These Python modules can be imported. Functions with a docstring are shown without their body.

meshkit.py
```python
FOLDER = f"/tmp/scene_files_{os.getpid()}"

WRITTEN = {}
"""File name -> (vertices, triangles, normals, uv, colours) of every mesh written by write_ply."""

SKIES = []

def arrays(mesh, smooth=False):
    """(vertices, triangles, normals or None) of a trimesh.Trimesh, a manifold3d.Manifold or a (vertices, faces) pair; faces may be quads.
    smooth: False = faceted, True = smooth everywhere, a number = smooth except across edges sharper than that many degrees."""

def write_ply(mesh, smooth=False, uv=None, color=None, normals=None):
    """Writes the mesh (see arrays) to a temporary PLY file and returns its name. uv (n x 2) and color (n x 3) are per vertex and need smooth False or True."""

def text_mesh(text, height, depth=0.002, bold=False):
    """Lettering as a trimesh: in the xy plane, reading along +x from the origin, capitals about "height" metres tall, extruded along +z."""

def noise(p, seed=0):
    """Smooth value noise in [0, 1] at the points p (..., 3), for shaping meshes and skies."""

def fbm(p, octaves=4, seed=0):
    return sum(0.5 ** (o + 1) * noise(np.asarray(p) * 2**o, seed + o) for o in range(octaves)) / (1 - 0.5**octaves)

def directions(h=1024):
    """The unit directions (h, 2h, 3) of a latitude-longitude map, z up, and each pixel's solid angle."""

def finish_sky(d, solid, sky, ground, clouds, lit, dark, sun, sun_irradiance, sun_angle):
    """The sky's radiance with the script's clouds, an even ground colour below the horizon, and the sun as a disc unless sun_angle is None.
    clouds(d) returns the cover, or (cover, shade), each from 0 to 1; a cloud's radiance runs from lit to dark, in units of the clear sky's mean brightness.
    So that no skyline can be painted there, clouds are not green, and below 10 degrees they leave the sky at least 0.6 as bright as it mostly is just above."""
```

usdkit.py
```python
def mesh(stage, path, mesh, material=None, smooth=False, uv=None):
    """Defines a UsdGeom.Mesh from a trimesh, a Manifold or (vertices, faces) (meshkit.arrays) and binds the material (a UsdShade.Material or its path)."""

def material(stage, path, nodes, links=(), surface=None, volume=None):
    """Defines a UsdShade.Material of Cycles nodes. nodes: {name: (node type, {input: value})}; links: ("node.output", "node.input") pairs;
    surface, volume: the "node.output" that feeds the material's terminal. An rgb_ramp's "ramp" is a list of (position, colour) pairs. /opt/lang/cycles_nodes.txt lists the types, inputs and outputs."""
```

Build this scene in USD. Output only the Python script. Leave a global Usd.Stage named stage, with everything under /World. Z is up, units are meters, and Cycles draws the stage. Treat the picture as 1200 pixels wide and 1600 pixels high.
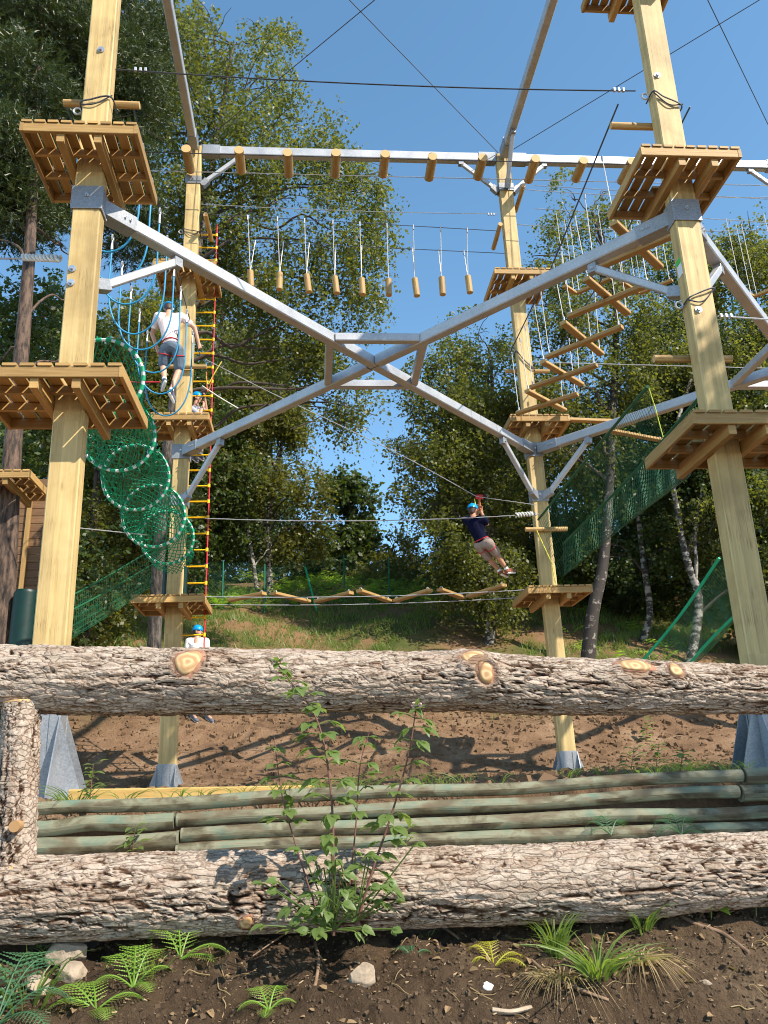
import math, random
import numpy as np, trimesh, manifold3d as mf
from scipy.spatial import cKDTree
import usdkit, meshkit
from meshkit import fbm, noise
from pxr import Usd, UsdGeom, UsdLux, UsdShade, Gf, Sdf, Vt

stage = Usd.Stage.CreateInMemory()
UsdGeom.SetStageUpAxis(stage, 'Z')
UsdGeom.SetStageMetersPerUnit(stage, 1.0)
UsdGeom.Xform.Define(stage, '/World')
UsdGeom.Scope.Define(stage, '/World/Looks')

# ------------------------------------------------------------------ camera, sky, sun, exposure
EXPOSURE = 0.85
SKY = 0.112
SUN_I = 1.25
SUN_AZ, SUN_EL = math.radians(180 - 46), math.radians(43)     # azimuth from +Y towards +X
PX, PY, FOC = 1200, 1600, 1267.0
YAW, PITCH, ROLL = 0.0927, 0.3273, -0.0424
CAM = np.array([2.53, -7.74, 0.0])
_f = np.array([math.sin(YAW) * math.cos(PITCH), math.cos(YAW) * math.cos(PITCH), math.sin(PITCH)])
_r0 = np.array([math.cos(YAW), -math.sin(YAW), 0.0]); _u0 = np.cross(_r0, _f)
_r = _r0 * math.cos(ROLL) + _u0 * math.sin(ROLL); _u = _u0 * math.cos(ROLL) - _r0 * math.sin(ROLL)
cam = UsdGeom.Camera.Define(stage, '/World/camera')
mtx = Gf.Matrix4d(*_r, 0, *_u, 0, *(-_f), 0, *CAM, 1)
cam.AddTransformOp().Set(mtx)
cam.CreateHorizontalApertureAttr(36.0); cam.CreateVerticalApertureAttr(48.0)
cam.CreateFocalLengthAttr(36.0 * FOC / PX)
cam.CreateClippingRangeAttr(Gf.Vec2f(0.05, 5000))
cam.CreateExposureAttr(EXPOSURE)

sky = UsdLux.DomeLight.Define(stage, '/World/sky')
skm = usdkit.material(stage, '/World/Looks/sky_look',
    {'s': ('sky_texture', {'sky_type': 'single_scattering', 'sun_disc': False, 'sun_elevation': SUN_EL, 'sun_rotation': SUN_AZ,
                           'air_density': 1.0, 'aerosol_density': 0.35, 'ozone_density': 2.6, 'altitude': 300.0}),
     'h': ('hsv', {'hue': .487, 'saturation': 1.08, 'value': 1.34}), 'b': ('background_shader', {'strength': SKY})},
    [('s.color', 'h.color'), ('h.color', 'b.color')], surface='b.background')
UsdShade.MaterialBindingAPI.Apply(sky.GetPrim()).Bind(skm)
sun = UsdLux.DistantLight.Define(stage, '/World/sun')
sun.CreateIntensityAttr(SUN_I); sun.CreateNormalizeAttr(True) if hasattr(sun, 'CreateNormalizeAttr') else None
sun.CreateAngleAttr(0.5); sun.CreateColorAttr(Gf.Vec3f(1.0, 0.91, 0.78))
SUN = np.array([math.sin(SUN_AZ) * math.cos(SUN_EL), math.cos(SUN_AZ) * math.cos(SUN_EL), math.sin(SUN_EL)])
_z = SUN; _x = np.cross([0, 0, 1.0], _z); _x /= np.linalg.norm(_x); _y = np.cross(_z, _x)
sun.AddTransformOp().Set(Gf.Matrix4d(*_x, 0, *_y, 0, *_z, 0, 0, 0, 60, 1))

# ------------------------------------------------------------------ helpers
def V(*a): return np.array(a, float)
def unit(a):
    a = np.asarray(a, float); n = np.linalg.norm(a); return a / n if n > 1e-9 else a
def ray(x, y): return _f + _r * (x - 600) / FOC - _u * (y - 800) / FOC
def atY(x, y, Y):
    d = ray(x, y); return CAM + d * (Y - CAM[1]) / d[1]
def atZ(x, y, Z):
    d = ray(x, y); return CAM + d * (Z - CAM[2]) / d[2]

_names = {}
def free(path, name):
    k = path + '/' + name; n = _names.get(k, 0); _names[k] = n + 1
    return k if n == 0 else '%s_%03d' % (k, n)
LOC = {}
class T:
    """a thing, part or mesh of the scene with its own world offset"""
    def __init__(s, prim, path, loc): s.prim, s.path, s.loc = prim, path, np.asarray(loc, float)
def tag(t, label=None, cat=None, group=None, kind=None):
    for k, v in (('label', label), ('category', cat), ('group', group), ('kind', kind)):
        if v: t.prim.SetCustomDataByKey(k, v)
    return t
def thing(name, label, cat, loc=(0, 0, 0), group=None, kind=None):
    p = free('/World', name); x = UsdGeom.Xform.Define(stage, p)
    x.AddTranslateOp().Set(Gf.Vec3d(*map(float, loc)))
    return tag(T(x.GetPrim(), p, loc), label, cat, group, kind)
def part(parent, name, geo, mat, smooth=None, label=None, kind=None, primvars=None):
    """defines a mesh below parent (or /World); geo in world coordinates: Geo, trimesh or (v, f)"""
    base = parent.path if parent else '/World'; loc = parent.loc if parent else np.zeros(3)
    p = free(base, name)
    if isinstance(geo, Geo):
        v, f, uv, sm = geo.get()
        sm = geo.smooth if smooth is None else smooth
    else:
        if isinstance(geo, tuple): v, f = geo
        else: v, f = geo.vertices, geo.faces
        uv, sm = None, (False if smooth is None else smooth)
    m = usdkit.mesh(stage, p, (np.asarray(v, float) - loc, f), mat, smooth=sm, uv=uv)
    if primvars:
        for k, a in primvars.items():
            UsdGeom.PrimvarsAPI(m).CreatePrimvar(k, Sdf.ValueTypeNames.FloatArray, 'vertex').Set(Vt.FloatArray.FromNumpy(np.asarray(a, np.float32)))
    t = T(m.GetPrim(), p, loc)
    return tag(t, label, None, None, kind)
def copy(src, loc, label=None, group=None, name=None, rotz=None, scale=None):
    p = free('/World', name or src.path.split('/')[-1].rstrip('0123456789').rstrip('_'))
    x = UsdGeom.Xform.Define(stage, p)
    x.GetPrim().GetReferences().AddInternalReference(src.path)
    x.ClearXformOpOrder()
    for a in ('xformOp:translate', 'xformOp:rotateZ', 'xformOp:scale'):
        pass
    x.GetPrim().SetInstanceable(True)
    m = Gf.Matrix4d(1); s = scale or 1.0
    c, d = math.cos(rotz or 0) * s, math.sin(rotz or 0) * s
    m = Gf.Matrix4d(c, d, 0, 0, -d, c, 0, 0, 0, 0, s, 0, *map(float, loc), 1)
    x.AddTransformOp(opSuffix='place').Set(m)
    x.SetXformOpOrder([UsdGeom.XformOp(x.GetPrim().GetAttribute('xformOp:transform:place'))])
    return tag(T(x.GetPrim(), p, loc), label, None, group)

class Geo:
    """collects bars, tubes and sheets into one mesh with texture coordinates in metres"""
    def __init__(s, smooth=False): s.v, s.f, s.uv, s.n, s.smooth = [], [], [], 0, smooth
    def add(s, v, f, uv=None):
        v = np.asarray(v, float); f = np.asarray(f, int)
        if f.shape[1] == 4: f = np.vstack([f[:, [0, 1, 2]], f[:, [0, 2, 3]]])
        s.v.append(v); s.f.append(f + s.n); s.uv.append(np.zeros((len(v), 2)) if uv is None else np.asarray(uv, float)); s.n += len(v)
        return s
    def get(s): return np.vstack(s.v), np.vstack(s.f), np.vstack(s.uv), None
    def bar(s, p0, p1, w, h, up=(0, 0, 1), ch=0.006, u0=0.0):
        """a chamfered rectangular bar from p0 to p1; w across, h along up"""
        p0, p1 = np.asarray(p0, float), np.asarray(p1, float); d = unit(p1 - p0); L = np.linalg.norm(p1 - p0)
        up = np.asarray(up, float); up = unit(up - d * (up @ d)); si = np.cross(d, up); a, b = w / 2, h / 2; c = min(ch, a * .6, b * .6)
        prof = [(-a + c, -b), (a - c, -b), (a, -b + c), (a, b - c), (a - c, b), (-a + c, b), (-a, b - c), (-a, -b + c)]
        ring = np.array([si * x + up * y for x, y in prof]); per = 0.0; n = 8
        for i in range(n):
            j = (i + 1) % n; e = np.linalg.norm(ring[j] - ring[i])
            s.add([p0 + ring[i], p0 + ring[j], p1 + ring[j], p1 + ring[i]], [[0, 1, 2, 3]], [(u0, per), (u0, per + e), (u0 + L, per + e), (u0 + L, per)])
            per += e
        pu = np.array(prof)
        s.add(p0 + ring, [[0, k + 1, k] for k in range(1, n - 1)], pu + 7.3)
        s.add(p1 + ring, [[0, k, k + 1] for k in range(1, n - 1)], pu + 3.1)
        return s
    def box(s, c, w, d, h, ch=0.004): return s.bar(V(c[0], c[1], c[2] - h / 2), V(c[0], c[1], c[2] + h / 2), w, d, (0, 1, 0), ch)
    def tube(s, pts, r, n=8, cap=True, u0=0.0, squash=None):
        pts = np.asarray(pts, float); m = len(pts); r = np.broadcast_to(np.asarray(r, float), m)
        tang = np.gradient(pts, axis=0) if m > 2 else np.array([pts[1] - pts[0]] * 2)
        tang = tang / np.maximum(np.linalg.norm(tang, axis=1, keepdims=True), 1e-9)
        ref = V(0, 0, 1) if abs(tang[0][2]) < .9 else V(1, 0, 0)
        x = unit(np.cross(tang[0], ref)); V_, UV = [], []; run = u0
        an = np.linspace(0, 2 * np.pi, n + 1)
        for i in range(m):
            x = unit(x - tang[i] * (x @ tang[i])); y = np.cross(tang[i], x)
            if i: run += np.linalg.norm(pts[i] - pts[i - 1])
            V_.append(pts[i] + r[i] * (np.cos(an)[:, None] * x + np.sin(an)[:, None] * y))
            UV.append(np.stack([np.full(n + 1, run), an * r[max(0, m // 2)]], 1))
        k = n + 1; i, j = np.meshgrid(np.arange(m - 1), np.arange(n), indexing='ij'); a = (i * k + j).ravel()
        s.add(np.vstack(V_), np.stack([a, a + 1, a + k + 1, a + k], 1), np.vstack(UV))
        if cap:
            for e, fl in ((0, 1), (m - 1, 0)):
                rg = V_[e][:-1]; ctr = rg.mean(0); fs = [[n, (q + 1) % n, q] if fl else [n, q, (q + 1) % n] for q in range(n)]
                uv = np.stack([np.cos(an[:-1]), np.sin(an[:-1])], 1) * r[e]; s.add(np.vstack([rg, ctr]), fs, np.vstack([uv, [[0, 0]]]) + 20)
        return s
    def ring(s, c, nrm, R, r, n=32, m=7):
        nrm = unit(nrm); x = unit(np.cross(nrm, V(0, 0, 1) if abs(nrm[2]) < .9 else V(1, 0, 0))); y = np.cross(nrm, x)
        t = np.linspace(0, 2 * np.pi, n + 1)
        return s.tube(np.asarray(c) + R * (np.cos(t)[:, None] * x + np.sin(t)[:, None] * y), r, m, cap=False)
def curve(pts, n=16):
    """a smooth Catmull-Rom line through the points"""
    p = np.asarray(pts, float); q = np.vstack([2 * p[0] - p[1], p, 2 * p[-1] - p[-2]]); out = []
    for i in range(len(p) - 1):
        a, b, c, d = q[i:i + 4]; t = np.linspace(0, 1, n, endpoint=False)[:, None]
        out.append(.5 * ((2 * b) + (c - a) * t + (2 * a - 5 * b + 4 * c - d) * t ** 2 + (3 * b - a - 3 * c + d) * t ** 3))
    return np.vstack(out + [p[-1:]])
def sag(a, b, drop, n=14):
    t = np.linspace(0, 1, n)[:, None]; p = np.asarray(a) * (1 - t) + np.asarray(b) * t; p[:, 2] -= (4 * drop * t * (1 - t))[:, 0]; return p
# ------------------------------------------------------------------ materials
def mat(name, nodes, links, surface): return usdkit.material(stage, '/World/Looks/' + name, nodes, links, surface=surface)
def plain(name, col, rough=.6, metal=0., spec=.4, var=.15, scale=6., bump=0., bscale=60.):
    c = np.array(col)
    n = {'g': ('geometry', {}), 'n': ('noise_texture', {'scale': scale, 'detail': 4.}), 'r': ('rgb_ramp', {'ramp': [(.3, c * (1 - var)), (.7, np.minimum(c * (1 + var), 1))]}),
         'p': ('principled_bsdf', {'roughness': rough, 'metallic': metal, 'specular_ior_level': spec})}
    l = [('g.position', 'n.vector'), ('n.fac', 'r.fac'), ('r.color', 'p.base_color')]
    if bump:
        n['n2'] = ('noise_texture', {'scale': bscale, 'detail': 3.}); n['b'] = ('bump', {'strength': bump, 'distance': .01})
        l += [('g.position', 'n2.vector'), ('n2.fac', 'b.height'), ('b.normal', 'p.normal')]
    return mat(name, n, l, 'p.BSDF')
def wood(name, light, dark, lam=0., knots=.35, rough=.62, tone=.35, grain=(.7, 14.), lamw=.048):
    n = {'uv': ('uvmap', {'attribute': 'st'}), 'oi': ('object_info', {}),
         'om': ('math', {'math_type': 'multiply', 'value2': 37.0}), 'oc': ('combine_xyz', {}), 'off': ('vector_math', {'math_type': 'add'}),
         'm1': ('mapping', {'scale': (grain[0], grain[1], 1)}), 'n1': ('noise_texture', {'scale': 3.2, 'detail': 5., 'roughness': .65, 'distortion': .6}),
         'm2': ('mapping', {'scale': (grain[0] * .35, grain[1] * 5, 1)}), 'n2': ('noise_texture', {'scale': 4., 'detail': 2.}),
         'r1': ('rgb_ramp', {'ramp': [(.32, dark), (.62, light)]}),
         'mk': ('mapping', {'scale': (1.5, 7.0, 1)}), 'nk': ('noise_texture', {'scale': 2.0, 'detail': 1.}), 'wk': ('mix_vector', {'fac': (.04)}),
         'vk': ('voronoi_texture', {'scale': 1.0, 'randomness': 1.}), 'rk': ('rgb_ramp', {'ramp': [(.03, (1, 1, 1)), (.075, (.45, .45, .45)), (.14, (0, 0, 0))]}),
         'kf': ('math', {'math_type': 'multiply', 'value2': knots}), 'xk': ('mix_color', {'blend_type': 'mix', 'b': tuple(np.array(dark) * .42)}),
         'xg': ('mix_color', {'blend_type': 'multiply', 'fac': .28}), 'tr': ('map_range', {'to_min': 1 - tone * .6, 'to_max': 1 + tone * .4}), 'xt': ('mix_color', {'blend_type': 'multiply', 'fac': 1.0, 'use_clamp_result': False}),
         'b': ('bump', {'strength': .25, 'distance': .004}), 'p': ('principled_bsdf', {'roughness': rough, 'specular_ior_level': .35})}
    l = [('oi.random', 'om.value1'), ('om.value', 'oc.x'), ('om.value', 'oc.y'), ('uv.UV', 'off.vector1'), ('oc.vector', 'off.vector2'),
         ('off.vector', 'm1.vector'), ('m1.vector', 'n1.vector'), ('off.vector', 'm2.vector'), ('m2.vector', 'n2.vector'), ('n1.fac', 'r1.fac'),
         ('off.vector', 'mk.vector'), ('mk.vector', 'vk.vector'), ('vk.distance', 'rk.fac'), ('rk.color', 'kf.value1'), ('kf.value', 'xk.fac'), ('r1.color', 'xk.a'),
         ('xk.result', 'xg.a'), ('n2.fac', 'xg.b'), ('oi.random', 'tr.value'), ('xg.result', 'xt.a'), ('tr.result', 'xt.b'), ('xt.result', 'p.base_color'),
         ('n2.fac', 'b.height'), ('b.normal', 'p.normal')]
    if lam:
        n |= {'mc': ('mapping', {'scale': (.55, 34., 1.)}), 'nc': ('noise_texture', {'scale': 1.6, 'detail': 3., 'roughness': .6}), 'rc': ('rgb_ramp', {'ramp': [(.484, (1, 1, 1)), (.498, (.42, .34, .28)), (.506, (.42, .34, .28)), (.52, (1, 1, 1))]}), 'gw': ('geometry', {}), 'nw': ('noise_texture', {'scale': 1.3, 'detail': 4., 'roughness': .6}), 'rw': ('rgb_ramp', {'ramp': [(.32, (.62, .60, .56)), (.56, (1, 1, 1))]}), 'nm': ('noise_texture', {'scale': 2.3, 'detail': 2.}), 'rm': ('rgb_ramp', {'ramp': [(.48, (0, 0, 0)), (.62, (.9, .9, .9))]}), 'xc': ('mix_color', {'blend_type': 'multiply'}), 'xw': ('mix_color', {'blend_type': 'multiply', 'fac': .75}),
             'sx': ('separate_xyz', {}), 'ld': ('math', {'math_type': 'divide', 'value2': lamw}), 'lf': ('math', {'math_type': 'floor'}),
              'l2': ('math', {'math_type': 'multiply', 'value2': .31}), 'l3': ('math', {'math_type': 'floor'}), 'lc': ('combine_xyz', {}), 'wn': ('white_noise_texture', {'dimensions': '2D'}),
              'lr': ('map_range', {'to_min': 1 - lam, 'to_max': 1 + lam * .5}), 'xl': ('mix_color', {'blend_type': 'multiply', 'fac': 1.0, 'use_clamp_result': False}), 'hs': ('hsv', {})}
        l = [x for x in l if x != ('xt.result', 'p.base_color')]
        l += [('off.vector', 'sx.vector'), ('sx.y', 'ld.value1'), ('ld.value', 'lf.value1'), ('sx.x', 'l2.value1'), ('l2.value', 'l3.value1'), ('lf.value', 'lc.x'), ('l3.value', 'lc.y'), ('lc.vector', 'wn.vector'),
              ('wn.value', 'lr.value'), ('xt.result', 'xl.a'), ('lr.result', 'xl.b'), ('off.vector', 'mc.vector'), ('mc.vector', 'nc.vector'), ('nc.fac', 'rc.fac'), ('gw.position', 'nw.vector'), ('nw.fac', 'rw.fac'), ('gw.position', 'nm.vector'), ('nm.fac', 'rm.fac'), ('rm.color', 'xc.fac'), ('xl.result', 'xc.a'), ('rc.color', 'xc.b'), ('xc.result', 'xw.a'), ('rw.color', 'xw.b'), ('xw.result', 'p.base_color')]
    return mat(name, n, l, 'p.BSDF')
M = {}
M['glulam'] = wood('glulam_timber', (.64, .475, .215), (.55, .385, .15), lam=.16, knots=.6, tone=.12, grain=(.5, 9.))
M['deck'] = wood('deck_timber', (.50, .315, .115), (.35, .20, .062), knots=.35, tone=.45)
M['plank'] = wood('step_timber', (.48, .30, .11), (.35, .195, .06), knots=.3, tone=.3)
M['peg'] = wood('round_timber', (.48, .31, .12), (.36, .21, .07), knots=.2, tone=.3, grain=(1.2, 9.))
M['lumber'] = wood('ground_timber', (.56, .38, .13), (.45, .27, .08), knots=.3, tone=.1)
M['hut'] = wood('hut_timber', (.22, .12, .055), (.12, .06, .025), knots=.2, tone=.3)
def endgrain():
    n = {'uv': ('uvmap', {'attribute': 'st'}), 's': ('vector_math', {'math_type': 'subtract', 'vector2': (20, 20, 0)}), 'w': ('wave_texture', {'wave_type': 'rings', 'rings_direction': 'z', 'scale': 22., 'distortion': 2.5, 'detail': 2.}),
         'r': ('rgb_ramp', {'ramp': [(0, (.42, .24, .09)), (1, (.62, .40, .17))]}), 'p': ('principled_bsdf', {'roughness': .7})}
    return mat('end_grain', n, [('uv.UV', 's.vector1'), ('s.vector', 'w.vector'), ('w.fac', 'r.fac'), ('r.color', 'p.base_color')], 'p.BSDF')
M['end'] = endgrain()
def galv(name, a, b, rough=.42, metal=.75):
    n = {'g': ('geometry', {}), 'v': ('voronoi_texture', {'scale': 85.}), 'n': ('noise_texture', {'scale': 3., 'detail': 5.}), 'x': ('mix_float', {'fac': .7}),
         'r': ('rgb_ramp', {'ramp': [(.3, a), (.75, b)]}), 'sp': ('separate_color', {}), 'rr': ('map_range', {'to_min': rough - .1, 'to_max': rough + .14}), 'p': ('principled_bsdf', {'metallic': metal})}
    return mat(name, n, [('g.position', 'v.vector'), ('g.position', 'n.vector'), ('v.color', 'sp.color'), ('sp.r', 'x.a'), ('n.fac', 'x.b'), ('x.result', 'r.fac'), ('r.color', 'p.base_color'), ('n.fac', 'rr.value'), ('rr.result', 'p.roughness')], 'p.BSDF')
M['steel'] = galv('galvanised_steel', (.33, .335, .345), (.47, .475, .48), metal=.35)
M['plate'] = galv('galvanised_plate', (.20, .21, .225), (.34, .35, .365), rough=.42, metal=.4)
M['bolt'] = plain('bolt_steel', (.55, .56, .58), .35, .8)
M['cable'] = plain('steel_cable', (.30, .31, .33), .45, .5)
M['darkcable'] = plain('dark_rope', (.05, .055, .07), .6)
M['bright'] = plain('bright_cable', (.42, .43, .44), .4, .4)
M['white_rope'] = plain('white_rope', (.62, .60, .55), .8)
M['red'] = plain('red_rope', (.50, .02, .03), .6)
M['yellow'] = plain('yellow_plastic', (.80, .46, .01), .4)
M['yellowrope'] = plain('yellow_rope', (.62, .62, .06), .7)
M['blue'] = plain('blue_rope', (.02, .23, .42), .55, bump=.3, bscale=150)
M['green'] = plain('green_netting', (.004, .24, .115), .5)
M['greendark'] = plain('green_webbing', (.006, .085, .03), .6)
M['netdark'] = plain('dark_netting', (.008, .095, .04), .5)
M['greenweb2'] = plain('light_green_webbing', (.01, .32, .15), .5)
M['mat_green'] = plain('green_tarpaulin', (.0, .018, .013), .45, bump=.3, bscale=8)
M['hoop'] = plain('hoop_pipe', (.5, .53, .52), .35)
M['helmet'] = plain('blue_helmet', (.0, .25, .60), .25, spec=.6, var=.03)
M['skin'] = plain('skin', (.52, .29, .19), .5, var=.08)
M['tan'] = plain('tanned_skin', (.40, .19, .11), .5, var=.08)
M['pinktee'] = plain('pale_pink_cotton', (.74, .60, .57), .85, var=.06, bump=.4, bscale=22)
M['whitetee'] = plain('white_cotton', (.78, .74, .68), .85, var=.05, bump=.4, bscale=22)
M['navytee'] = plain('navy_cotton', (.005, .006, .022), .95, spec=.08, var=.2, bump=.4, bscale=22)
M['greytee'] = plain('grey_cotton', (.30, .32, .38), .85, var=.1, bump=.4, bscale=22)
M['denim'] = plain('denim', (.085, .12, .165), .8, var=.25, bump=.4, bscale=30)
M['greyshorts'] = plain('grey_brown_cotton', (.26, .20, .17), .85, var=.15, bump=.4, bscale=24)
M['darkcloth'] = plain('dark_cloth', (.03, .03, .035), .8)
M['shoe'] = plain('shoe_fabric', (.10, .11, .14), .7, var=.3)
M['sole'] = plain('shoe_sole', (.70, .68, .64), .6)
M['redshoe'] = plain('brown_red_shoe', (.22, .06, .03), .6, var=.3)
M['harness_red'] = plain('red_strap', (.42, .02, .03), .7)
M['hair'] = plain('brown_hair', (.05, .03, .02), .6)
M['orange'] = plain('orange_strap', (.50, .11, .03), .6)
M['white'] = plain('white_paint', (.75, .76, .76), .5, var=.1)
M['tin'] = plain('grey_roof', (.3, .3, .31), .5)
M['sign_green'] = plain('sign_green', (.05, .42, .06), .4, var=.02)
M['sign_white'] = plain('sign_white', (.70, .72, .70), .4, var=.04)
def treated():
    n = {'uv': ('uvmap', {'attribute': 'st'}), 'oi': ('object_info', {}), 'om': ('math', {'math_type': 'multiply', 'value2': 23.}), 'oc': ('combine_xyz', {}), 'off': ('vector_math', {'math_type': 'add'}),
         'm1': ('mapping', {'scale': (1.6, 2.6, 1)}), 'n1': ('noise_texture', {'scale': 2.6, 'detail': 5., 'roughness': .6, 'distortion': .5}),
         'm2': ('mapping', {'scale': (1.5, 60, 1)}), 'n2': ('noise_texture', {'scale': 3., 'detail': 3.}), 'm3': ('mapping', {'scale': (1.6, 4., 1)}), 'n3': ('noise_texture', {'scale': 1.7, 'detail': 4.}),
         'r1': ('rgb_ramp', {'ramp': [(.30, (.045, .034, .022)), (.42, (.12, .105, .062)), (.53, (.23, .225, .15)), (.66, (.145, .20, .14)), (.8, (.095, .18, .145))]}),
         'r3': ('rgb_ramp', {'ramp': [(.53, (0, 0, 0)), (.66, (.8, .8, .8))]}), 'xb': ('mix_color', {'b': (.11, .075, .042)}), 'xg': ('mix_color', {'blend_type': 'multiply', 'fac': .35}),
         'b': ('bump', {'strength': .4, 'distance': .006}), 'p': ('principled_bsdf', {'roughness': .7, 'specular_ior_level': .3})}
    l = [('oi.random', 'om.value1'), ('om.value', 'oc.x'), ('om.value', 'oc.y'), ('uv.UV', 'off.vector1'), ('oc.vector', 'off.vector2'), ('off.vector', 'm1.vector'), ('off.vector', 'm2.vector'), ('off.vector', 'm3.vector'),
         ('m1.vector', 'n1.vector'), ('m2.vector', 'n2.vector'), ('m3.vector', 'n3.vector'), ('n1.fac', 'r1.fac'), ('n3.fac', 'r3.fac'), ('r3.color', 'xb.fac'), ('r1.color', 'xb.a'), ('xb.result', 'xg.a'), ('n2.fac', 'xg.b'),
         ('xg.result', 'p.base_color'), ('n2.fac', 'b.height'), ('b.normal', 'p.normal')]
    return mat('treated_round_pole', n, l, 'p.BSDF')
M['treated'] = treated()
def bark(name, plate, plate2, crackc, under, fine=90.):
    n = {'c': ('attribute', {'attribute': 'crack'}), 't': ('attribute', {'attribute': 'tint'}), 'g': ('geometry', {}), 'n1': ('noise_texture', {'scale': 14., 'detail': 5., 'roughness': .65}), 'n2': ('noise_texture', {'scale': fine, 'detail': 4., 'roughness': .7}),
         'r1': ('rgb_ramp', {'ramp': [(.3, plate2), (.6, plate)]}), 'rc': ('rgb_ramp', {'ramp': [(0, crackc), (.35, under), (.75, (1, 1, 1))]}), 'xc': ('mix_color', {'blend_type': 'multiply', 'fac': 1.}),
         'xt': ('mix_color', {'b': under}), 'mv': ('mapping', {'scale': (10., 46., 46.) if name.startswith('pine_log') else (50., 50., 20.)}), 'nw': ('noise_texture', {'scale': 9., 'detail': 4.}), 'wv': ('mix_vector', {'fac': .5}), 've': ('voronoi_texture', {'feature': 'distance_to_edge', 'scale': 1.0}), 'rv': ('rgb_ramp', {'ramp': [(0, (.20, .15, .12)), (.04, (.55, .48, .44)), (.10, (1, 1, 1))]}), 'xv': ('mix_color', {'blend_type': 'multiply', 'fac': .7}), 'am': ('vector_math', {'math_type': 'add'}), 'sc': ('vector_math', {'math_type': 'scale', 'scale': 2.6}), 'bh': ('math', {'math_type': 'add'}), 'mh': ('math', {'math_type': 'minimum', 'value2': .13}), 'mh2': ('math', {'math_type': 'multiply', 'value2': 5.}),
         'xf': ('mix_color', {'blend_type': 'multiply', 'fac': .5}), 'rf': ('rgb_ramp', {'ramp': [(.3, (.45, .42, .4)), (.6, (1, 1, 1))]}),
         'b': ('bump', {'strength': .7, 'distance': .006}), 'p': ('principled_bsdf', {'roughness': .85, 'specular_ior_level': .2})}
    l = [('g.position', 'n1.vector'), ('g.position', 'n2.vector'), ('n1.fac', 'r1.fac'), ('r1.color', 'xt.a'), ('t.fac', 'xt.fac'), ('c.fac', 'rc.fac'), ('xt.result', 'xc.a'), ('rc.color', 'xc.b'),
         ('n2.fac', 'rf.fac'), ('xc.result', 'xf.a'), ('rf.color', 'xf.b'), ('g.position', 'mv.vector'), ('g.position', 'nw.vector'), ('nw.color', 'sc.vector1'), ('mv.vector', 'am.vector1'), ('sc.vector', 'am.vector2'), ('am.vector', 've.vector'), ('ve.distance', 'rv.fac'), ('xf.result', 'xv.a'), ('rv.color', 'xv.b'), ('xv.result', 'p.base_color'), ('ve.distance', 'mh.value1'), ('mh.value', 'mh2.value1'), ('mh2.value', 'bh.value1'), ('n2.fac', 'bh.value2'), ('bh.value', 'b.height'), ('b.normal', 'p.normal')]
    return mat(name, n, l, 'p.BSDF')
M['bark'] = bark('pine_log_bark', (.44, .365, .30), (.29, .24, .185), (.045, .036, .027), (.24, .15, .095))
def cutface():
    n = {'uv': ('uvmap', {'attribute': 'st'}), 'w': ('wave_texture', {'wave_type': 'rings', 'rings_direction': 'z', 'scale': 11., 'distortion': 7., 'detail': 3., 'detail_scale': 1.2}), 'r': ('rgb_ramp', {'ramp': [(0, (.33, .19, .08)), (.55, (.39, .24, .11)), (1, (.50, .35, .18))]}), 'p': ('principled_bsdf', {'roughness': .75})}
    return mat('cut_branch_face', n, [('uv.UV', 'w.vector'), ('w.fac', 'r.fac'), ('r.color', 'p.base_color')], 'p.BSDF')
M['cut'] = cutface()
M['cutrim'] = plain('torn_inner_bark', (.27, .13, .08), .8, var=.3, scale=40)
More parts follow.
